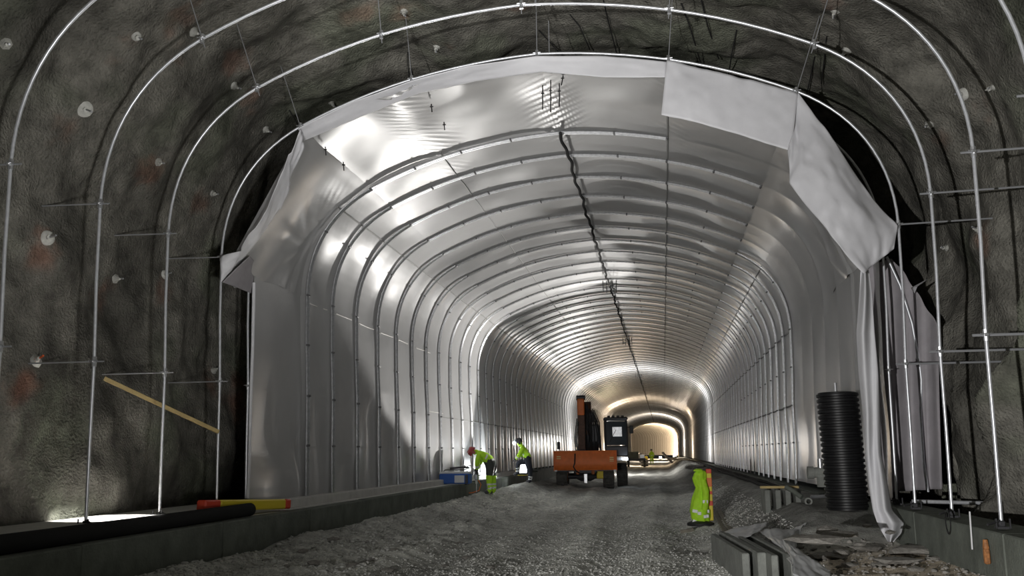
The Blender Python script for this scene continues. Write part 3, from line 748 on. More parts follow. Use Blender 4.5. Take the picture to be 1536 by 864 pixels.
# long hanging strip
rows = [(405,1291,1303,.0),(440,1289,1308,.0),(500,1284,1312,.0),(560,1287,1318,.0),(620,1294,1320,.0),(680,1298,1322,.0),(730,1303,1332,-.05),(765,1309,1338,-.1),(785,1316,1356,-.15),(800,1324,1352,-.2),(813,1332,1340,-.25)]
nu = 24; P = np.zeros((len(rows)*6, nu, 3)); rr = np.array(rows, float)
for k in range(len(rows)*6):
    q = np.interp(k/(len(rows)*6-1)*(len(rows)-1), range(len(rows)), range(len(rows)))
    y_, a_, b_, d_ = [np.interp(q, range(len(rows)), rr[:, c]) for c in range(4)]
    for j in range(nu):
        t = j/(nu-1); yd = R4+.05+d_-.13*math.sin(math.pi*t)+.05*math.sin(t*9+q*.7)+.02*math.sin(q*2.3+t*4)
        p = at(a_+(b_-a_)*t, y_-6*math.sin(t*3.1)*0, yd); P[k, j] = p
o = grid_obj('hanging_strip', P, 'sheet_face', None, thick=.004)
tag(o, 'long narrow white sheet hanging to the ground beside the black pipe', 'sheet')
# dark curtain behind the right ribs
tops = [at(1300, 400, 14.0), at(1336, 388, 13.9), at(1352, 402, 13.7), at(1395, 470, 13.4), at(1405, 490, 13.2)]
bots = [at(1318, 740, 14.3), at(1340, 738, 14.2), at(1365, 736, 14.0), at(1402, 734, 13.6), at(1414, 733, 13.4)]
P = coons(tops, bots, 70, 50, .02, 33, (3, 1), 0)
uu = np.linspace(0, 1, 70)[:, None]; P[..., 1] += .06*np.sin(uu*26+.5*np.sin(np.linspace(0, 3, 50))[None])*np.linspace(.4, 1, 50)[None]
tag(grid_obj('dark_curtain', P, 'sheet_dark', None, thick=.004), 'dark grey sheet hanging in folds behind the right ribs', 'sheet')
m = MB(); a = at(1366, 432, 13.3); m.add([at(1366, 432, 13.3), at(1392, 418, 13.3), at(1376, 430, 13.2), at(1384, 425, 13.35), at(1372, 440, 13.4)], [(0, 3, 1), (0, 1, 2), (0, 2, 4)])
tag(m.build('torn_scrap', 'sheet_face'), 'small torn sheet scrap sticking out by the dark curtain', 'sheet')

# short pins pushed through the sheet behind the hem
PINS = [((647,156),(648,168),'pin through the sheet under the left roof joint, nearer the hem'),((666,183),(667,195),'pin through the sheet under the left roof joint, farther from the hem'),((488,220),(489,233),'pin through the sheet at the left haunch fold, nearer the hem'),((515,243),(516,256),'pin through the sheet at the left haunch fold, farther from the hem'),
        ((814,128),(814,164),'leftmost of the dark rods hanging at the crown behind the hem'),((826,120),(826,168),'middle dark rod hanging at the crown behind the hem'),((839,125),(839,160),'rightmost of the dark rods hanging at the crown behind the hem'),((845,112),(842,128),'short dark stub right of the crown rods')]
for (a, b, lab) in PINS:
    Yp = R4+.75; A, B = at(*a, Yp), at(*b, Yp)
    m = MB().tube([A, B], .009, 6); c = (A*2+B)/3; m.box(c, (.05, .014, .014)); tag(m.build('sheet_pin', 'cable', None, True), lab, 'pin', 'pins behind the hem')

# ------------------------------------------------------------------ rock bolts
def rot_to(n): return Vector(n).to_track_quat('Z', 'Y').to_matrix()
BL = ['pale bolt cone at the far upper left edge', 'largest round white bolt plate on the upper left rock', 'bolt cone touching the joint of the second bare rib', 'flat bolt plate near the top of the left rock', 'bolt cone beside the third bare rib haunch', 'bolt cone halfway between second and third bare ribs',
 'bolt cone left of the fourth bare rib haunch', 'bolt cone between second and third rib legs', 'round pale bolt plate with rod left of the second rib leg', 'bolt with orange paint tied to the second rib leg', 'bolt cone on the vault above the left roof joint', 'bolt cone on the vault above the left hem',
 'bolt cone in the dark shadow above the hem', 'bolt cone just outside the fourth rib haunch', 'bolt cone on the upper right vault beside the third rib', 'bolt cone on the right vault between third and second ribs', 'round pale bolt beside the second rib on the right', 'bolt cone right of the second rib leg on the right wall',
 'bolt cone at the top edge right of the crown', 'bolt cone behind the fourth rib leg on the left', 'bolt cone just under the left folded sheet edge', 'flat bolt plate beside the third rib leg', 'small bolt cone near the right picture edge', 'bolt cone above the tie rod on the right wall']
for (h, (px, py, sz, kd), lab) in zip(BP, BOLTS, BL):
    if h[0] is None: continue
    n = h[1]
    if n.dot(ray(px, py)) > 0: n = -n
    n = (n*.6+Vector((0, -.5, 0))-Vector((h[0].x*.05, 0, (h[0].z-2)*.05))).normalized()
    R = rot_to(n); p = h[0]+n*.0; t = tag(empty('rock_bolt', p), lab, 'rock bolt', 'rock bolts in the sprayed concrete')
    s = sz*.068
    if kd in ('plate', 'flat'): MB().lathe((0, 0, 0), [(s*1.1, -.04), (s*1.12, .012), (s*.95, .03), (s*.5, .045), (s*.3, .06)], 18, rot=R).build('plate', 'bolt_plate', t, True)
    else: MB().lathe((0, 0, 0), [(s*1.15, -.05), (s*1.0, .0), (s*.5, .04), (s*.34, .10), (s*.2, .15)], 7, rot=R).build('cone', 'bolt_plate', t, True)
    MB().tube([(0, 0, 0), tuple(R@Vector((.02, .01, .20*sz)))], .012, 6).build('rod_end', 'rod' if kd != 'orange' else 'paint_orange', t, True)
    MB().lathe(R@Vector((0, 0, .06)), [(.03, 0), (.03, .03)], 6, rot=R).build('nut', 'bolt_plate' if kd != 'orange' else 'paint_orange', t)
# loose rebar ends and wires on the vault
WR = [((905,0),(912,30),(925,80)),((1022,5),(1035,40),(1052,98)),((1052,0),(1062,40),(1078,88)),((855,22),(870,40),(885,75)),((808,45),(822,60),(838,78)),((1105,45),(1098,80),(1090,128)),((1240,55),(1236,95),(1232,125)),((1222,85),(1215,120),(1208,150)),((612,78),(612,95),(614,118)),((434,165),(442,178),(450,192))]
for k, pl in enumerate(WR):
    q = []
    for j, (px, py) in enumerate(pl):
        h = ROCKBVH.ray_cast(CAM, ray(px, py))[0]
        if h is not None: q.append(h-ray(px, py)*(.05+.16*j))
    if len(q) > 1:
        lab = ['wire dangling from the vault at the top edge above the crown', 'wire dangling from the vault right of the crown', 'long wire dangling above the right roof joint', 'short rebar end left of the crown on the vault', 'rebar stub beside the crown joint', 'wire hanging above the right half of the hem', 'wire hanging beside the third rib right joint', 'wire hanging above the draped flap corner', 'rebar stub above the left roof joint of the front rib', 'rebar stub at the left corner of the hem'][k]
        tag(MB().tube(q, .010, 6).build('hanging_wire', 'cable', None, True), lab, 'wire', 'wires hanging from the vault')

# ------------------------------------------------------------------ left footing objects
tag(MB().tube([(-4.33, 5.5, -.055), (-4.33, 8, -.06), (-4.33, 10.5, -.058), (-4.335, 12.75, -.055)], .092, 18).build('drain_pipe', 'cable', None, True), 'long black plastic pipe lying on the left kerb', 'pipe')
mk = tag(empty('marker_post', (-4.55, 12.4, .02)), 'yellow marker post with red ends lying behind the black pipe', 'marker post')
A = at(312, 766, 11.9); B = at(429, 768, 14.0)
A = Vector((-4.60, 11.8, .05)); B = Vector((-4.34, 14.1, -.05))
d = (B-A).normalized(); Rm = d.to_track_quat('Y', 'Z').to_matrix(); L = (B-A).length
inv = Matrix.Translation((4.55, -12.4, -.02))
for a, b, mm, nm in ((0, .16, 'red', 'end_band'), (.16, .93, 'yellow', 'post'), (.93, 1, 'red', 'end_band')):
    o = MB().box(A.lerp(B, (a+b)/2), (.15, L*(b-a), .15), Rm, .02).build(nm, mm, mk); o.matrix_parent_inverse = inv
A = at(155, 567, 11.0); B = at(328, 648, R4-.05); d = (B-A).normalized()
o = MB().box((A+B)/2, (.04, (B-A).length, .055), d.to_track_quat('Y', 'Z').to_matrix(), .006).build('timber_batten', 'wood')
tag(o, 'yellow timber batten slanting between the left rib legs', 'batten')

# ------------------------------------------------------------------ right footing objects
# upright corrugated pipe
pb = atz(1273, 766, -.2); PY = 14.6; pb = at(1272, 764, PY)
zb = float(floor_z(pb.x, PY)); r0 = .31
prof_ = []
H = at(1262, 590, PY).z-zb
nr = 21; 
for k in range(nr):
    z0 = H*k/nr; dz = H/nr
    prof_ += [(r0*.92, z0+dz*.02), (r0*.92, z0+dz*.30), (r0*.99, z0+dz*.42), (r0, z0+dz*.65), (r0*.99, z0+dz*.88), (r0*.92, z0+dz*.99)]
lean = Matrix.Rotation(math.radians(-1.2), 3, 'Y')
cp = tag(empty('corrugated_pipe', (pb.x, PY, zb)), 'black corrugated pipe standing upright by the right wall', 'pipe')
MB().lathe((0, 0, 0), prof_, 40, rot=lean).build('pipe_wall', 'black_plastic', cp, True)
MB().lathe((0, 0, H), [(r0*.9, -.01), (r0*.9, .008), (r0*.84, .014)], 40, rot=None).build('rim', 'black_plastic', cp, True)
MB().tube([(-.03, .1, H-.2), (-.03, .1, H+.17)], .022, 8).build('rod', 'galv_dull', cp, True)
for o in cp.children:
    if o.name.startswith('rim'): o.location = Vector((-math.sin(math.radians(1.2))*H, 0, 0))
# valve fittings left of it
vf = at(1228, 706, 15.8); v = tag(empty('valve_fitting', (vf.x, vf.y, vf.z)), 'grey metal pipe fitting leaning beside the corrugated pipe', 'fitting')
MB().lathe((-.10, 0, -.03), [(.10, -.08), (.10, .02), (.085, .025), (.085, .18)], 18, 'X').build('body', 'concrete', v, True)
MB().lathe((.03, 0, .03), [(.045, -.10), (.045, .16)], 12, 'Z').build('neck', 'galv_dull', v, True)
MB().lathe((.05, 0, -.12), [(.09, -.14), (.09, .02), (.12, .02), (.12, .05)], 16, 'Z').build('flange', 'concrete', v, True)
vb = at(1212, 752, 16.0); v = tag(empty('pipe_end', (vb.x, vb.y, vb.z)), 'round open pipe end lying on the ground with a couplings rod', 'fitting')
m = MB(); n = 20
for (r1, r2, y0, y1) in ((.062, .038, -.06, .3),):
    pr2 = [(r2, y0), (r1, y0), (r1, y1), (r2, y1), (r2, y0)]
    vs = []; F = []
    for (r, y) in pr2:
        for j in range(n): a = 2*math.pi*j/n; vs.append((r*math.cos(a), y, r*math.sin(a)))
    for k in range(4):
        for j in range(n): F.append((k*n+j, k*n+(j+1) % n, (k+1)*n+(j+1) % n, (k+1)*n+j))
    m.add(vs, F)
m.build('ring', 'concrete', v, True)
MB().tube([(.06, .05, .07), (.2, .1, .07), (.36, .15, .08)], .03, 10).build('coupling', 'galv_dull', v, True)
MB().tube([(-.08, .1, .06), (-.2, .2, .16), (-.3, .3, .22)], .04, 10).build('elbow', 'concrete_dark', v, True)
# slabs on edge under a plank, far right
for k, px in enumerate((1152, 1168, 1183, 1198)):
    b0 = at(px, 751, 16.6); top = at(px, 734, 16.6)
    zz = float(floor_z(b0.x, 16.6)); o = MB().box((0, .35, (top.z-zz)/2-.02), (.09, .7, top.z-zz+.02), bev=.012).build('concrete_slab', 'concrete', None, False, (b0.x, 16.6, zz))
    tag(o, ['leftmost', 'second', 'third', 'rightmost'][k]+' small concrete slab standing under the yellowish plank', 'concrete slab', 'slabs under the plank')
A = at(1141, 731, 16.55); B = at(1199, 731, 16.55)
tag(MB().box((A+B)/2+Vector((0, .1, .0)), ((B-A).length, .14, .04), None, .006).build('plank', 'wood'), 'yellowish plank laid across small concrete slabs by the right wall', 'plank')
# slabs on edge in the foreground
SL = [((1066,801),(1113,830)),((1078,797),(1136,829)),((1090,795),(1157,833)),((1112,796),(1186,835))]
for k, (b_, f_) in enumerate(SL):
    zt = -.42 if k else -.44
    Bk, Fr = atz(*b_, zt), atz(*f_, zt); d = (Fr-Bk); L = d.length; dn = d.normalized(); c = (Bk+Fr)/2
    Rm = dn.to_track_quat('Y', 'Z').to_matrix(); side = Rm@Vector((1, 0, 0))
    if side.x < 0: side = -side
    hh = .5; th = (.085, .10, .075, .08)[k]
    o = MB().box((0, 0, 0), (th, L, hh), Rm, .012).build('concrete_slab', 'concrete', None, False, c+side*th*.5-Vector((0, 0, hh/2)))
    tag(o, ['leftmost concrete slab on edge in the foreground, its broad side facing left', 'second concrete slab on edge in the foreground', 'third thin concrete slab on edge in the foreground', 'rightmost concrete slab on edge against the crumpled film'][k], 'concrete slab', 'foreground concrete slabs')
# crumpled film
def film(top, bot, z0, lab, seed, sag=.05, wr=.05):
    P = coons(top, bot, 40, 26, wr, seed, (4, 3), sag); 
    fz = floor_z(P[..., 0], P[..., 1])+.012
    P[..., 2] = np.maximum(P[..., 2], fz)
    tag(grid_obj('plastic_film', P, 'plastic_film', None, thick=.003), lab, 'plastic film')
film([atz(1082, 798, -.42), atz(1112, 792, -.38), atz(1138, 786, -.34), atz(1152, 781, -.30)], [atz(1108, 806, -.42), atz(1126, 803, -.40), atz(1140, 797, -.38), atz(1148, 790, -.36)], 0, 'pointed strip of plastic film lying on top of the foreground slabs', 5, .02, .022)
film([atz(1140, 797, -.40), atz(1170, 793, -.38), atz(1195, 793, -.4), atz(1213, 795, -.42)], [atz(1170, 822, -.45), atz(1180, 835, -.45), atz(1188, 830, -.5), atz(1192, 812, -.52)], 0, 'crumpled plastic film bunched behind the rightmost slab', 8, .05, .035)
film([atz(1174, 812, -.40), atz(1195, 825, -.40), atz(1225, 842, -.46), atz(1246, 856, -.52)], [atz(1186, 850, -.46), atz(1190, 862, -.5), atz(1215, 874, -.55), atz(1244, 872, -.58)], 0, 'smooth plastic film sweeping down right of the slabs', 10, .06, .03)
# planks by the jacket
for (a, b, lab) in (((1070,762),(1096,796),'grey timber running from the jacket post towards the slabs'), ((1078,764),(1104,794),'second grey timber beside the first, nearer the bank'), ((1020,783),(1040,783),'short wooden batten lying left of the jacket')):
    A = atz(*a, -.60); B = atz(*b, -.52 if a[0] > 1030 else -.6); A.z = float(floor_z(A.x, A.y))+.05; B.z = float(floor_z(B.x, B.y))+.06; d = B-A
    o = MB().box((A+B)/2, (.09, d.length, .06), d.normalized().to_track_quat('Y', 'Z').to_matrix(), .008).build('timber', 'wood_grey'); tag(o, lab, 'timber')
# debris by the far right wall
for k, (px, py, ln, ang) in enumerate(((1055, 700, 2.5, .3), (1085, 711, 3.2, .15))):
    A = atz(px, py, -.15); o = MB().box((0, 0, 0), (.12, ln, .09), Matrix.Rotation(ang, 3, 'Z'), .01).build('timber', 'wood_grey', None, False, (A.x-.35, A.y, float(floor_z(A.x-.35, A.y))+.07))
    tag(o, ['farther', 'nearer'][k]+' dark timber lying on the bank along the right wall', 'timber')
m = MB().tube([(3.95, y, float(floor_z(3.95, y))+.06+.01*math.sin(y)) for y in np.arange(20.5, 90, 1.5)], .05, 8)
tag(m.build('cable_duct', 'cable', None, True), 'dark cable duct running along the foot of the right wall', 'duct')
m = MB().tube([(4.2, y, float(floor_z(4.2, y))+.06+.01*math.sin(y*1.3)) for y in np.arange(20.5, 90, 1.5)], .04, 8)
tag(m.build('cable_duct', 'cable', None, True), 'thinner cable running beside the duct along the right wall', 'duct')
# painted number and bracket on the right footing
def ring(c, rx, rz, w_, n=28):
    m = MB(); vs = []; F = []
    for y in (-.003, .003):
        for k in range(n):
            a = 2*math.pi*k/n
            vs += [(0, rx*math.cos(a), rz*math.sin(a)), (0, (rx-w_)*math.cos(a), (rz-w_)*math.sin(a))]
        for v_ in range(len(vs)-2*n, len(vs)): vs[v_] = (y, vs[v_][1], vs[v_][2])
    for k in range(n):
        j = (k+1) % n; a, b = 2*k, 2*j
        F += [(a, b, b+1, a+1), (2*n+a, 2*n+a+1, 2*n+b+1, 2*n+b), (a, 2*n+a, 2*n+b, b), (a+1, b+1, 2*n+b+1, 2*n+a+1)]
    m.add(vs, F); return m
nz = atx(1422, 783, 4.537); o = ring(0, .10, .13, .025).build('painted_number', 'black_plastic', None); o.location = (4.536, nz.y, nz.z); tag(o, 'black painted zero on the face of the right footing', 'number')
A = atx(1455, 772, 4.53); o = MB().tube([(4.53, A.y, A.z+.03), (4.52, A.y, A.z-.33)], .008, 6).build('white_strip', 'white_paint'); tag(o, 'thin white strip down the face of the right footing', 'strip')
A = at(1497, 805, 8.9); o = MB(); o.box((0, 0, -.07), (.05, .05, .14), None, .01); o.lathe((0, 0, .0), [(.03, 0), (.02, .08)], 8); o = o.build('wood_wedge', 'wood_rust', None, False, (4.50, 9.35, -.22)); tag(o, 'small rusty wedge below the right foot of the second rib', 'wedge')

# ------------------------------------------------------------------ jacket on a delineator
JY = 18.6; jb = at(1051, 786, JY); jz = float(floor_z(jb.x, JY))
jp = tag(empty('delineator', (jb.x, JY, jz)), 'yellow and orange delineator post standing under the hung jacket', 'delineator')
MB().lathe((0, 0, 0), [(.26, 0), (.26, .05), (.16, .09), (.06, .10)], 20).build('base', 'black_rubber', jp, True)
MB().box((.20, .02, .58), (.10, .05, .98), None, .012).build('board', 'yellow', jp)
for z0, h_ in ((1.03, .09), (.62, .07), (.42, .1)): MB().box((.20, .018, z0), (.104, .056, h_), None, .01).build('red_band', 'red', jp)
MB().box((.20, .018, .82), (.104, .054, .18), Matrix.Rotation(.0, 3, 'Y'), .01).build('orange_band', 'orange', jp)
jk = tag(empty('jacket', (jb.x, JY, jz+.06)), 'fluorescent green work jacket hung over the delineator post', 'jacket')
rows = [(.98,.00,.10,.06),(.94,-.02,.16,.09),(.84,-.05,.17,.11),(.74,-.02,.16,.11),(.66,.00,.15,.11),(.56,-.02,.17,.12),(.44,-.05,.20,.14),(.32,-.07,.23,.15),(.2,-.07,.25,.16),(.1,-.06,.24,.16),(.0,-.04,.2,.14)]
def jac(rows, n=30, sc=1.0, seed=1):
    P = np.zeros((len(rows)*5, n+1, 3)); rr = np.array(rows)
    for k in range(len(rows)*5):
        q = k/(len(rows)*5-1)*(len(rows)-1); z, cx, rx, ry = [np.interp(q, range(len(rows)), rr[:, c]) for c in range(4)]
        for j in range(n+1):
            a = 2*math.pi*j/n; f = 1+.10*math.sin(a*5+q*.8+seed)+.07*math.sin(a*9-q*1.3)
            P[k, j] = (cx*.8+.05+rx*.72*math.cos(a)*f*sc, ry*math.sin(a)*f*sc, z)
    return P
grid_obj('body', jac(rows), 'hivis', jk, thick=.006)
m = MB().lathe((0, 0, .97), [(.10, 0), (.09, .03), (.05, .05)], 14); m.build('collar', 'hivis', jk, True)
m = MB().tube([(.08, -.08, .80), (.12, -.12, .6), (.11, -.15, .4), (.08, -.16, .24)], [.06, .07, .065, .06], 12); m.build('sleeve', 'hivis', jk, True)
for z, cx, w_, dep, tl in ((.22, -.10, .10, -.145, .18), (.18, -.02, .07, -.178, .1), (.12, .08, .05, -.19, -.1), (.13, .13, .05, -.19, -.1), (.02, -.11, .09, -.11, .5), (.40, .10, .10, -.20, 0), (.22, .15, .04, -.19, 0)):
    MB().box((cx, dep, z), (w_, .02, .06), Matrix.Rotation(tl, 3, 'Y'), .005).build('reflective_patch', 'reflective', jk)

# ------------------------------------------------------------------ people
def skin_body(name, joints, bones, root, mats, classify, parent, level=2):
    """joints {n:(x,y,z,r)}, bones [(a,b)]; one continuous surface, faces coloured by garment"""
    names = list(joints); idx = {n: i for i, n in enumerate(names)}
    me = bpy.data.meshes.new('tmp'); me.from_pydata([joints[n][:3] for n in names], [(idx[a], idx[b]) for a, b in bones], [])
    o = bpy.data.objects.new('tmp', me); COL.objects.link(o)
    md = o.modifiers.new('s', 'SKIN')
    sv = me.skin_vertices[0].data
    for n in names:
        r = joints[n][3]; r = r if isinstance(r, tuple) else (r, r)
        sv[idx[n]].radius = r; sv[idx[n]].use_root = (n == root)
    md.use_smooth_shade = True; md.branch_smoothing = .3
    sb = o.modifiers.new('d', 'SUBSURF'); sb.levels = level; sb.render_levels = level
    dg = bpy.context.evaluated_depsgraph_get(); dg.update()
    nm = bpy.data.meshes.new_from_object(o.evaluated_get(dg)); bpy.data.objects.remove(o)
    nm.materials.clear()
    for k in mats: nm.materials.append(MATS[k])
    J = {n: Vector(joints[n][:3]) for n in names}
    for p in nm.polygons:
        c = p.center; best = None
        for a, b in bones:
            A, B = J[a], J[b]; d = B-A; t = max(0, min(1, (c-A).dot(d)/max(d.length_squared, 1e-9))); ra = joints[a][3]; ra = ra if not isinstance(ra, tuple) else max(ra)
            e = (c-(A+d*t)).length-ra*.8
            if best is None or e < best[0]: best = (e, a, b, t)
        p.material_index = classify(best[1], best[2], best[3], c); p.use_smooth = True
    nm.name = name; ob = bpy.data.objects.new(name, nm); COL.objects.link(ob); ob.parent = parent; return ob
def hand(wrist, direction, parent, down=Vector((0, 0, -1)), m='helmet_dark', curl=.6):
    w0 = Vector(wrist); d = Vector(direction).normalized(); s = d.cross(down).normalized() if d.cross(down).length > .1 else Vector((1, 0, 0)); dn = s.cross(d).normalized()
    if dn.dot(down) < 0: dn = -dn
    mb = MB(); Rm = Matrix((s, d, -dn)).transposed()
    mb.box(w0+d*.05, (.085, .10, .035), Rm, .014)
    for k, (off_, L) in enumerate(((-.031, .062), (-.010, .075), (.011, .07), (.031, .055))):
        b = w0+d*.095+s*off_
        mb.tube([b-d*.02, b+d*L*.4+dn*L*.1*curl, b+d*L*.7+dn*L*.45*curl, b+d*L*.7+dn*L*.95*curl], [.010, .0095, .009, .007], 6)
    b = w0+d*.03-s*.04
    mb.tube([b, b-s*.03+d*.02+dn*.01, b-s*.035+d*.045+dn*.03, b-s*.02+d*.06+dn*.045], [.012, .011, .010, .008], 6)
    return mb.build('hand', m, parent, True)
def head_parts(t, c, face, helm, lamp=False, muffs=True):
    c = Vector(c); f = Vector(face).normalized(); u = Vector((0, 0, 1)); u = (u-f*u.dot(f)).normalized(); s = f.cross(u)
    Rm = Matrix((s, f, u)).transposed()
    # helmet shell with brim, pushed onto the crown
    prof2 = [(.142, -.02), (.140, .03), (.128, .08), (.095, .12), (.05, .138), (.005, .142)]
    mb = MB().lathe((0, 0, 0), prof2, 22); mb.box((0, .15, -.015), (.17, .08, .012), None, .005); mb.box((0, 0, .135), (.03, .2, .015), None, .005)
    mb.xf(Matrix.Translation(c+u*.035) @ Rm.to_4x4()); mb.build('helmet', helm, t, True)
    fm = MB()
    fm.tube([c+f*.088+u*.01, c+f*.118-u*.028, c+f*.092-u*.036], [.008, .014, .010], 6)
    fm.tube([c+f*.092-u*.062-s*.022, c+f*.1-u*.064, c+f*.092-u*.062+s*.022], .005, 5)
    for a in (-1, 1): fm.lathe(c+f*.086+s*.033*a+u*.005, [(.011, -.01), (.011, .004), (.004, .009)], 8, rot=Rm@Matrix.Rotation(-math.pi/2, 3, 'X'))
    fm.build('face', 'skin', t, True)
    for a in (-1, 1):
        if muffs:
            e = MB().lathe((0, 0, 0), [(.042, -.02), (.045, .0), (.035, .028)], 12, 'X'); e.xf(Matrix.Translation(c+s*.10*a-u*.01) @ Rm.to_4x4()); e.build('ear_muff', helm, t, True)
        else:
            e = MB().lathe((0, 0, 0), [(.024, -.01), (.028, .0), (.018, .01)], 10, 'X'); e.xf(Matrix.Translation(c+s*.093*a-u*.01) @ Rm.to_4x4()); e.build('ear', 'skin', t, True)
    if lamp:
        e = MB().lathe((0, 0, 0), [(.05, -.02), (.06, .02), (.045, .04)], 14, 'Y'); e.xf(Matrix.Translation(c+f*.16+u*.06) @ Rm.to_4x4()); e.build('head_lamp', 'lamp_small', t, True)

# worker bending over the kerb (local: +x right in picture, z up; built around the feet)
W1Y = 26.8; g = at(735, 741, W1Y); g.z = float(floor_z(g.x, g.y))-.005
w1 = tag(empty('person', (g.x, W1Y, g.z)), 'worker in green jacket bending over the footing beside the blue box', 'person')
J1 = {'pel': (.06, 0, .86, (.215, .19)), 'sp1': (-.06, .0, 1.02, (.235, .20)), 'sp2': (-.20, .0, 1.15, (.25, .22)), 'nk': (-.36, 0, 1.22, .075), 'hd': (-.44, 0, 1.215, .088), 'tp': (-.51, -.01, 1.20, .080),
 'shl': (-.28, -.17, 1.14, 0.094), 'ell': (-.33, -.24, .90, 0.073), 'wrl': (-.36, -.13, .70, 0.056),
 'shr': (-.26, .17, 1.12, 0.094), 'elr': (-.33, .24, .90, 0.073), 'wrr': (-.40, .12, .72, 0.056),
 'hpl': (.05, -.10, .82, 0.144), 'knl': (.0, -.12, .45, 0.103), 'anl': (.03, -.12, .09, 0.083), 'tol': (-.14, -.13, .045, 0.056),
 'hpr': (.07, .10, .82, 0.144), 'knr': (.06, .13, .45, 0.103), 'anr': (.10, .14, .09, 0.083), 'tor': (-.07, .13, .045, 0.056)}
B1 = [('pel','sp1'),('sp1','sp2'),('sp2','nk'),('nk','hd'),('hd','tp'),('sp2','shl'),('shl','ell'),('ell','wrl'),('sp2','shr'),('shr','elr'),('elr','wrr'),('pel','hpl'),('hpl','knl'),('knl','anl'),('anl','tol'),('pel','hpr'),('hpr','knr'),('knr','anr'),('anr','tor')]
def cls1(a, b, t, c):   # 0 hivis 1 reflective 2 trousers 3 skin 4 boots
    k = a+b
    if k in ('nkhd', 'hdtp'): return 3
    if k == 'pelsp1': return 2 if t < .25 else (1 if t < .5 else 0)
    if k == 'sp1sp2': return 1 if .05 < t < .32 else 0
    if k[:2] == 'el' and 'wr' in k: return 1 if .35 < t < .6 else 0
    if 'kn' in k and 'an' in k: return 1 if (.42 < t < .56 or .70 < t < .84) else 0
    if 'hp' in k and 'kn' in k: return 2 if t < .75 else 0
    if 'an' in k and 'to' in k: return 4
    if 'pel' in k and 'hp' in k: return 2
    return 0
skin_body('body', J1, B1, 'pel', ['hivis', 'reflective', 'trousers', 'skin', 'helmet_dark'], cls1, w1)
head_parts(w1, (-.48, -.005, 1.205), (-.45, -.1, -.85), 'helmet_red')
hand((-.36, -.13, .70), (-.15, .5, -.75), w1); hand((-.40, .12, .72), (-.1, -.5, -.75), w1)
# breaker he holds
bz = tag(empty('drill', (g.x-.40, W1Y, g.z+.62)), 'pale hammer drill held upright by the bending worker', 'drill')
MB().box((0, 0, -.09), (.13, .12, .26), None, .03).build('motor', 'galv_dull', bz)
MB().tube([(-.0, -.17, .07), (0, 0, .06), (.0, .17, .07)], .018, 8).build('handle', 'black_rubber', bz, True)
MB().lathe((0, 0, -.32), [(.03, 0), (.04, .10)], 12).build('chuck', 'white_paint', bz, True)
MB().tube([(0, 0, -.32), (.0, 0, -.56)], .014, 8).build('bit', 'galv', bz, True)
m = MB().tube([(0, .05, -.15), (.12, .08, -.35), (.05, .12, -.52), (-.15, .14, -.58), (-.4, .12, -.60)], .014, 8); m.build('hose', 'orange', bz, True)

# worker with one foot on the ledge
W2Y = 32.5; g = at(797, 725, W2Y); g.z = float(floor_z(g.x, g.y))-.005
w2 = tag(empty('person', (g.x, W2Y, g.z)), 'worker with head lamp resting one foot on the footing', 'person')
J2 = {'pel': (-.11, 0, .80, (.215, .19)), 'sp1': (-.16, 0, .97, (.235, .20)), 'sp2': (-.26, 0, 1.18, (.25, .22)), 'nk': (-.33, 0, 1.28, .09), 'hd': (-.40, 0, 1.39, .092), 'tp': (-.43, 0, 1.46, .082),
 'shl': (-.27, -.18, 1.21, 0.092), 'ell': (-.38, -.22, .99, 0.070), 'wrl': (-.52, -.14, .84, 0.055),
 'shr': (-.27, .18, 1.21, 0.092), 'elr': (-.40, .22, .98, 0.070), 'wrr': (-.55, .12, .86, 0.055),
 'hpl': (-.10, -.10, .77, 0.141), 'knl': (-.02, -.11, .42, 0.100), 'anl': (-.02, -.11, .09, 0.077), 'tol': (-.17, -.12, .045, 0.058),
 'hpr': (-.13, .10, .78, 0.141), 'knr': (-.48, .13, .72, 0.102), 'anr': (-.50, .13, .36, 0.077), 'tor': (-.65, .13, .30, 0.058)}
def cls2(a, b, t, c):
    k = a+b
    if k in ('nkhd', 'hdtp'): return 3
    if k == 'pelsp1': return 2 if t < .35 else (1 if t < .75 else 0)
    if k == 'sp1sp2': return 1 if .2 < t < .4 else 0
    if 'kn' in k and 'an' in k: return 1 if (.5 < t < .64 or .74 < t < .88) else 2
    if 'kn' in k or ('pel' in k and 'hp' in k): return 2
    if 'an' in k and 'to' in k: return 4
    if k[:2] == 'el' and 'wr' in k: return 1 if .4 < t < .6 else 0
    return 0
skin_body('body', J2, B1, 'pel', ['hivis', 'reflective', 'navy', 'skin', 'helmet_dark'], cls2, w2)
head_parts(w2, (-.415, 0, 1.41), (-.85, -.2, -.35), 'helmet_dark', lamp=True)
hand((-.52, -.14, .84), (-.7, .2, -.4), w2); hand((-.55, .12, .86), (-.7, -.2, -.4), w2)

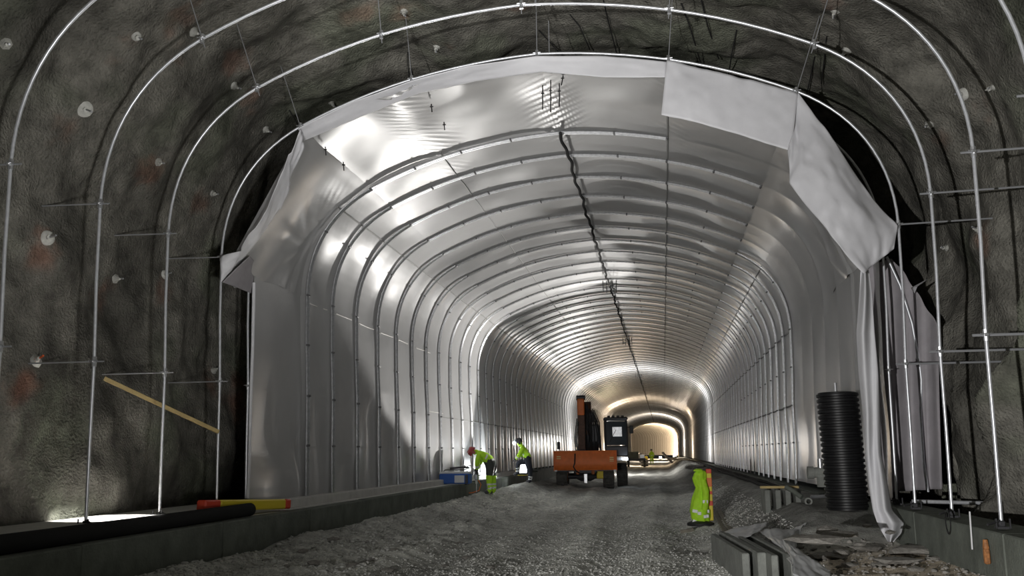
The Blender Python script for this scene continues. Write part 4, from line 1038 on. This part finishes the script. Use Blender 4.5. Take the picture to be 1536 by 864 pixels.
# far worker
W3Y = 118; g = at(978, 696, W3Y)
w3 = tag(empty('person', (g.x, W3Y, g.z)), 'distant worker in green jacket standing beyond the excavator', 'person')
J3 = {'pel': (0, 0, .92, (0.179, 0.146)), 'sp1': (0, 0, 1.12, (0.190, 0.146)), 'sp2': (0, 0, 1.36, (0.202, 0.157)), 'nk': (0, 0, 1.54, .07), 'hd': (-.02, 0, 1.64, .088), 'tp': (-.02, 0, 1.72, .08),
 'shl': (-.2, 0, 1.40, 0.084), 'ell': (-.28, -.03, 1.12, 0.067), 'wrl': (-.25, -.12, .88, 0.056), 'shr': (.2, 0, 1.40, 0.084), 'elr': (.27, -.03, 1.12, 0.067), 'wrr': (.25, -.1, .88, 0.056),
 'hpl': (-.1, 0, .88, 0.129), 'knl': (-.13, 0, .48, 0.095), 'anl': (-.13, .02, .09, 0.073), 'tol': (-.14, -.14, .045, 0.056), 'hpr': (.1, 0, .88, 0.129), 'knr': (.12, 0, .48, 0.095), 'anr': (.13, .02, .09, 0.073), 'tor': (.15, -.14, .045, 0.056)}
def cls3(a, b, t, c):
    k = a+b
    if k in ('nkhd', 'hdtp'): return 3
    if 'kn' in k or 'an' in k: return 1 if ('an' in k and 'kn' in k and .5 < t < .75) else 0
    if k == 'pelsp1' and t > .5: return 1
    return 0
skin_body('body', J3, B1, 'pel', ['hivis', 'reflective', 'trousers', 'skin', 'helmet_dark'], cls3, w3)
head_parts(w3, (-.02, 0, 1.67), (-.5, -.8, -.1), 'helmet_dark', muffs=False)
hand((-.25, -.12, .88), (0, -.2, -1), w3, Vector((0, -1, 0))); hand((.25, -.1, .88), (0, -.2, -1), w3, Vector((0, -1, 0)))

# ------------------------------------------------------------------ blue box and lamps on the footing
BY = 25.6; bl = at(661, 731, BY); br_ = at(706, 731, BY)
bw = (br_.x-bl.x); bz0 = -.14
bx = tag(empty('generator', (bl.x+bw/2, BY, bz0)), 'blue and white power box standing on the footing left of the bending worker', 'generator')
MB().box((0, 0, .16), (bw, .42, .28), None, .03).build('body', 'blue', bx)
MB().box((0, 0, .325), (bw*1.0, .40, .06), None, .02).build('lid', 'white_paint', bx)
MB().box((bw*.18, -.215, .15), (bw*.32, .02, .20), None, .006).build('panel', 'white_paint', bx)
MB().box((bw*.42, -.215, .15), (bw*.1, .02, .24), None, .006).build('grille', 'dark_steel', bx)
MB().tube([(-bw*.4, 0, .35), (-bw*.36, 0, .40), (bw*.36, 0, .40), (bw*.4, 0, .35)], .015, 8).build('handle', 'dark_steel', bx, True)
for a in (-1, 1): MB().box((a*bw*.38, 0, .01), (.06, .4, .03), None, .008).build('foot', 'black_rubber', bx)
tl = tag(empty('tool_bundle', (bl.x+bw*.6, BY, bz0+.42)), 'dark hand tools and hose heaped on top of the blue box', 'tools')
MB().tube([(-.25, 0, .02), (-.05, .03, .04), (.12, -.02, .05), (.3, .05, .03)], .03, 8).build('grip', 'dark_steel', tl, True)
MB().box((.12, .05, .07), (.16, .1, .08), None, .02).build('motor', 'galv_dull', tl)
MB().tube([(.15, 0, .03), (.32, .0, .10), (.42, .02, .02), (.45, .05, -.12)], .016, 8).build('hose', 'white_paint', tl, True)
def floodlight(loc, rz, lab, m='lamp_white', tilt=.3, w_=.3, h_=.24):
    t = tag(empty('floodlight', loc, rz), lab, 'floodlight')
    Rm = Matrix.Rotation(tilt, 3, 'X')
    MB().box((0, 0, .28), (w_, .07, h_), Rm, .015).build('housing', 'dark_steel', t)
    MB().box(Vector((0, 0, .28))+Rm@Vector((0, -.040, 0)), (w_*.86, .012, h_*.82), Rm, .003).build('lens', m, t)
    MB().tube([(-w_*.55, 0, .28), (-w_*.55, .0, .05), (-w_*.4, -.0, .02), (w_*.4, 0, .02), (w_*.55, 0, .05), (w_*.55, 0, .28)], .012, 8).build('bracket', 'yellow', t, True)
    for a in (-1, 1): MB().box((a*w_*.4, 0, .012), (.04, .3, .024), None, .006).build('foot', 'dark_steel', t)
    return t
p = at(783, 715, 34.0); floodlight((p.x, 34.0, -.12), .0, 'glaring floodlight on the footing behind the worker with raised foot', tilt=-.15, w_=.42, h_=.42)
p = at(716, 724, 28.2); floodlight((p.x, 28.2, -.14), 1.6, 'floodlight on the footing behind the bending worker', tilt=-.5)

# ------------------------------------------------------------------ excavator (faces the camera)
EY = 40.0; e0 = at(879, 730, EY); ez = float(floor_z(e0.x, EY))-.02
ex = tag(empty('excavator', (e0.x, EY, ez), math.radians(4)), 'orange wheeled excavator with dozer blade parked on the road', 'excavator')
E_ = lambda m, n, mt, par=None, sm=False: m.build(n, mt, par or ex, sm)
# blade
bw2 = 2.62
m = MB(); pl = [(-.55, .80), (-.62, .88), (-.66, 1.1), (-.62, 1.35), (-.52, 1.62), (-.46, 1.62), (-.54, 1.35), (-.57, 1.1), (-.53, .88), (-.46, .80)]
m.prism(pl, 'X', -bw2/2, bw2/2); blade = E_(m, 'blade', 'orange', None, True)
for a in (-1, 1):
    m = MB().box((a*(bw2/2+.012), -.50, 1.20), (.03, .42, .84), None, .01); m.build('end_plate', 'orange', blade)
MB().box((0, -.50, .79), (bw2, .10, .07), None, .01).build('cutting_edge', 'dark_steel', blade)
for (a, b) in ((-1.12, 1.38), (-1.12, 1.30), (1.12, 1.32), (1.12, 1.24), (1.12, 1.16)): MB().box((a, -.645+.0, b), (.17, .012, .045), None).build('marking', 'marking', blade)
for a in (-1, 1): MB().box((a*(bw2/2-.06), -.58, .79), (.11, .04, .06), None).build('corner_reflector', 'white_paint', blade)
E_(MB().tube([(-.42, -.68, 1.5), (-.44, -.70, 1.1), (-.50, -.70, .95), (-.40, -.68, .78), (-.15, -.66, .62)], .028, 8), 'hose', 'black_rubber', None, True)
# chassis and axles
E_(MB().box((0, 1.0, .85), (1.0, 2.9, .42), None, .05), 'chassis', 'dark_steel')
for y in (.15, 2.45): E_(MB().lathe((-1.0, y, .52), [(.10, 0), (.10, .6), (.2, .8), (.2, 1.2), (.10, 1.4), (.10, 2.0)], 14, 'X'), 'axle', 'dark_steel', None, True)
for a in (-1, 1): E_(MB().box((a*.32, -.2, .8), (.13, .8, .16), Matrix.Rotation(.25, 3, 'X'), .02), 'blade_arm', 'orange_worn')
E_(MB().box((.0, -.25, .55), (.16, .2, .6), None, .02), 'blade_cylinder', 'galv_dull'); E_(MB().box((.62, -.2, .62), (.3, .2, .35), None, .03), 'tool_box', 'yellow')
def wheel(x, y):
    r, w_ = .52, .46
    pr_ = [(r*.55, -w_/2+.04), (r*.62, -w_/2), (r*.92, -w_/2), (r, -w_/2+.05), (r, w_/2-.05), (r*.92, w_/2), (r*.62, w_/2), (r*.55, w_/2-.04)]
    t = MB().lathe((x, y, r), pr_, 28, 'X')
    for k in range(20):
        a = 2*math.pi*k/20
        t.box((x, y+math.cos(a)*r*.995, r+math.sin(a)*r*.995), (w_*.9, .07, .05), Matrix.Rotation(a-math.pi/2, 3, 'X'))
    o = E_(t, 'wheel', 'tyre', None, True)
    MB().lathe((x, y, r), [(.14, -w_/2-.02), (.26, -w_/2+.03), (.26, w_/2-.03), (.14, w_/2+.02)], 16, 'X').build('hub', 'orange_worn', o, True)
for x in (-1.02, .98):
    wheel(x, .15); wheel(x, 2.45)
wheel(1.62, 2.48)
# superstructure
E_(MB().lathe((0, 1.5, 1.06), [(.62, 0), (.62, .14)], 28), 'turntable', 'dark_steel', None, True)
E_(MB().box((.12, 1.75, 1.40), (2.35, 2.6, .42), None, .06), 'deck', 'dark_steel')
E_(MB().box((-.55, 2.3, 1.55), (1.15, 1.5, .16), None, .05), 'engine_cover', 'orange')
E_(MB().box((.05, 3.05, 1.3), (2.4, .6, .62), None, .12), 'counterweight', 'concrete_dark')
E_(MB().box((1.36, .42, 1.26), (.98, .10, .16), None, .02), 'step_bar', 'white_paint')
E_(MB().lathe((1.74, .34, 1.24), [(.055, -.03), (.05, .03)], 12, 'Y'), 'work_lamp', 'lamp_small', None, True)
# cab: frame posts, panes, roof
cx0, cx1, cy0, cy1, cz0, cz1 = .86, 1.86, .45, 1.95, 1.36, 2.98
cab = E_(MB().box(((cx0+cx1)/2, (cy0+cy1)/2, cz0+.22), (cx1-cx0, cy1-cy0, .44), None, .04), 'cab', 'dark_steel')
for x, y in ((cx0+.04, cy0+.1), (cx1-.04, cy0+.1), (cx0+.04, cy1-.05), (cx1-.04, cy1-.05), (cx1-.04, (cy0+cy1)/2+.1)):
    lean_ = -.06 if y < 1 else 0
    MB().tube([(x, y+lean_, cz0+.35), (x, y-lean_, cz1-.08)], .05, 8).build('post', 'dark_steel', cab, True)
MB().box(((cx0+cx1)/2, (cy0+cy1)/2+.02, cz1), (cx1-cx0+.06, cy1-cy0+.02, .14), None, .05).build('roof', 'dark_steel', cab)
for k in range(4): MB().box((cx0+.2+.2*k, cy0+.05, cz1+.1), (.12, .06, .08), None, .015).build('roof_lamp', 'black_plastic', cab)
MB().box(((cx0+cx1)/2, cy0+.08, (cz0+cz1)/2+.18), (cx1-cx0-.14, .015, cz1-cz0-.60), None).build('windscreen', 'glass_dark', cab)
MB().box(((cx0+cx1)/2, cy0+.05, cz0+.32), (cx1-cx0-.14, .015, .26), None).build('lower_pane', 'glass_dark', cab)
for x in (cx0+.03, cx1-.03): MB().box((x, (cy0+cy1)/2, (cz0+cz1)/2+.18), (.015, cy1-cy0-.2, cz1-cz0-.6), None).build('side_pane', 'glass_dark', cab)
MB().box(((cx0+cx1)/2+.05, cy0+.055, 2.42), (.42, .02, .42), None, .02).build('sun_shade', 'galv_dull', cab)
MB().tube([(cx0+.2, cy0+.03, 1.95), (cx0+.5, cy0+.02, 2.5)], .012, 6).build('wiper', 'black_plastic', cab, True)
m = MB().tube([(cx1, cy0+.05, 2.6), (cx1+.14, cy0-.05, 2.6)], .015, 6); m.box((cx1+.17, cy0-.06, 2.5), (.16, .05, .34), None, .02); m.build('mirror', 'black_plastic', cab)
m = MB().tube([(-1.05, .4, 1.55), (-1.12, .2, 1.75)], .015, 6); m.box((-1.14, .18, 1.85), (.15, .05, .32), None, .02); E_(m, 'mirror', 'black_plastic')
# boom folded up, stick coming down in front
def arm(pts, w_, mt, nm):
    m = MB(); n = len(pts); vs = []; F = []
    for (y, z, h_, ty, tz) in pts:
        for sx_, sy_ in ((-1, -1), (1, -1), (1, 1), (-1, 1)): vs.append((sx_*w_/2, y+ty*h_/2*sy_, z+tz*h_/2*sy_))
    for k in range(n-1):
        for j in range(4): F.append((4*k+j, 4*k+(j+1) % 4, 4*k+4+(j+1) % 4, 4*k+4+j))
    F += [(3, 2, 1, 0), tuple(4*(n-1)+j for j in range(4))]
    m.add(vs, F); return m
boom = E_(arm([(1.0, 1.55, .35, .9, -.3), (.6, 2.3, .48, 1, -.1), (.55, 2.9, .45, 1, .2), (.75, 3.4, .36, .9, .4), (.9, 3.72, .26, .9, .4)], .36, 'orange_worn', 'boom').xf(Matrix.Translation((.12, 0, 0))), 'boom', 'boom_dark')
stick = E_(arm([(.62, 3.95, .22, 1, .1), (.30, 3.78, .34, 1, .2), (.18, 3.2, .36, 1, 0), (.12, 2.3, .30, 1, 0), (.05, 1.5, .22, 1, 0)], .30, 'orange', 'stick').xf(Matrix.Translation((-.14, 0, 0))), 'stick', 'boom_dark')
MB().box((-.14, .14, 3.50), (.31, .42, .72), Matrix.Rotation(.10, 3, 'X'), .04).build('stick_cover', 'orange', stick)
MB().lathe((-.14-.2, .5, 3.92), [(.11, 0), (.11, .4)], 14, 'X').build('pin', 'dark_steel', stick, True)
for x in (.12, .36, .5): E_(MB().tube([(x, .75, 1.5), (x+.02, .42, 2.2), (x, .46, 2.55)], [.085, .085, .05], 10), 'hydraulic_cylinder', 'dark_steel', None, True)
E_(MB().tube([(.12, .25, 2.5), (.14, .28, 3.1), (.1, .45, 3.6)], [.09, .09, .05], 10), 'hydraulic_cylinder', 'dark_steel', None, True)
E_(MB().box((.30, .35, 3.05), (.30, .25, .42), None, .05), 'valve_block', 'dark_steel'); E_(MB().box((.42, .40, 2.35), (.42, .3, .8), None, .06), 'manifold', 'dark_steel')
E_(MB().box((.5, .42, 2.75), (.08, .08, .5), None, .02), 'lamp_bar', 'dark_steel')
for k in range(11):
    x = .05+.065*k; E_(MB().tube([(x, .30, 1.6), (x+.08*math.sin(k), .10-.05*(k % 3), 2.2), (x-.05, .12, 2.8), (x*.6, .28, 3.3+.06*(k % 3))], .022, 6), 'hose', 'black_rubber', None, True)
for k in range(3):
    x = -.38+.05*k; E_(MB().tube([(x, -.05, 1.5), (x-.06, -.12, 2.1), (x+.02, -.05, 2.7), (x+.06, .05, 3.0)], .02, 6), 'hose', 'black_rubber', None, True)
m = MB(); m.prism([(-.25, .9), (-.30, 1.25), (.1, 1.55), (.35, 1.5), (.42, 1.1), (.2, .85)], 'X', -.55, .3); E_(m, 'bucket', 'dark_steel')
E_(MB().box((-.14, .05, 1.55), (.34, .3, .25), None, .04), 'quick_coupler', 'dark_steel')

# ------------------------------------------------------------------ far clutter
def far_xyz(px, py, Y): p = at(px, py, Y); return p
FY = 95; p = at(955, 696, FY); tr_ = tag(empty('trailer', (p.x, FY, -.8)), 'dark loaded trailer standing beyond the excavator cab', 'trailer')
MB().box((0, 0, .75), (1.9, 3.0, .25), None, .03).build('bed', 'dark_steel', tr_)
MB().box((-.3, -.3, 1.2), (1.1, 1.6, .7), None, .08).build('load', 'concrete_dark', tr_); MB().box((.6, -.6, 1.05), (.5, .7, .4), None, .05).build('load', 'galv_dull', tr_)
for a in (-1, 1): MB().lathe((a*.8-.1, -.8, .38), [(.38, 0), (.38, .22)], 18, 'X').build('wheel', 'tyre', tr_, True)
p = at(967, 695, 100); bb = tag(empty('roller', (p.x, 100, -.8)), 'small yellow compactor beside the distant worker', 'compactor')
MB().box((0, 0, .75), (.7, 1.0, .6), None, .08).build('body', 'yellow', bb); MB().lathe((-.38, -.5, .35), [(.35, 0), (.35, .76)], 18, 'X').build('drum', 'dark_steel', bb, True)
MB().box((-.4, 0, .9), (.35, .8, 1.0), None, .06).build('engine_housing', 'dark_steel', bb); MB().tube([(-.2, .5, 1.0), (-.2, .9, 1.3), (.2, .9, 1.3), (.2, .5, 1.0)], .03, 8).build('handle', 'dark_steel', bb, True)
p = at(1012, 690, 98); cv = tag(empty('conveyor_arm', (p.x, 98, -.6)), 'dark beam propped against the debris heap far down the road', 'beam')
MB().tube([(-1.2, 0, 1.2), (-.3, -1, 0.2), (0, -1.3, -.2)], .13, 8).build('beam', 'dark_steel', cv, True)
MB().box((.6, .5, .45), (2.6, 1.0, .2), Matrix.Rotation(.12, 3, 'Y'), .05).build('plate', 'wood_grey', cv)
p = at(991, 690, 150); fl = floodlight((p.x, 150, -.5), 0, 'distant white floodlight glaring on the road before the far opening', 'lamp_small', -.2, .42, .36)
p = at(1012, 684, 195); floodlight((p.x, 195, -.4), 0, 'distant warm floodlight by the wall past the far opening', 'lamp_warm', -.2, .7, .7)
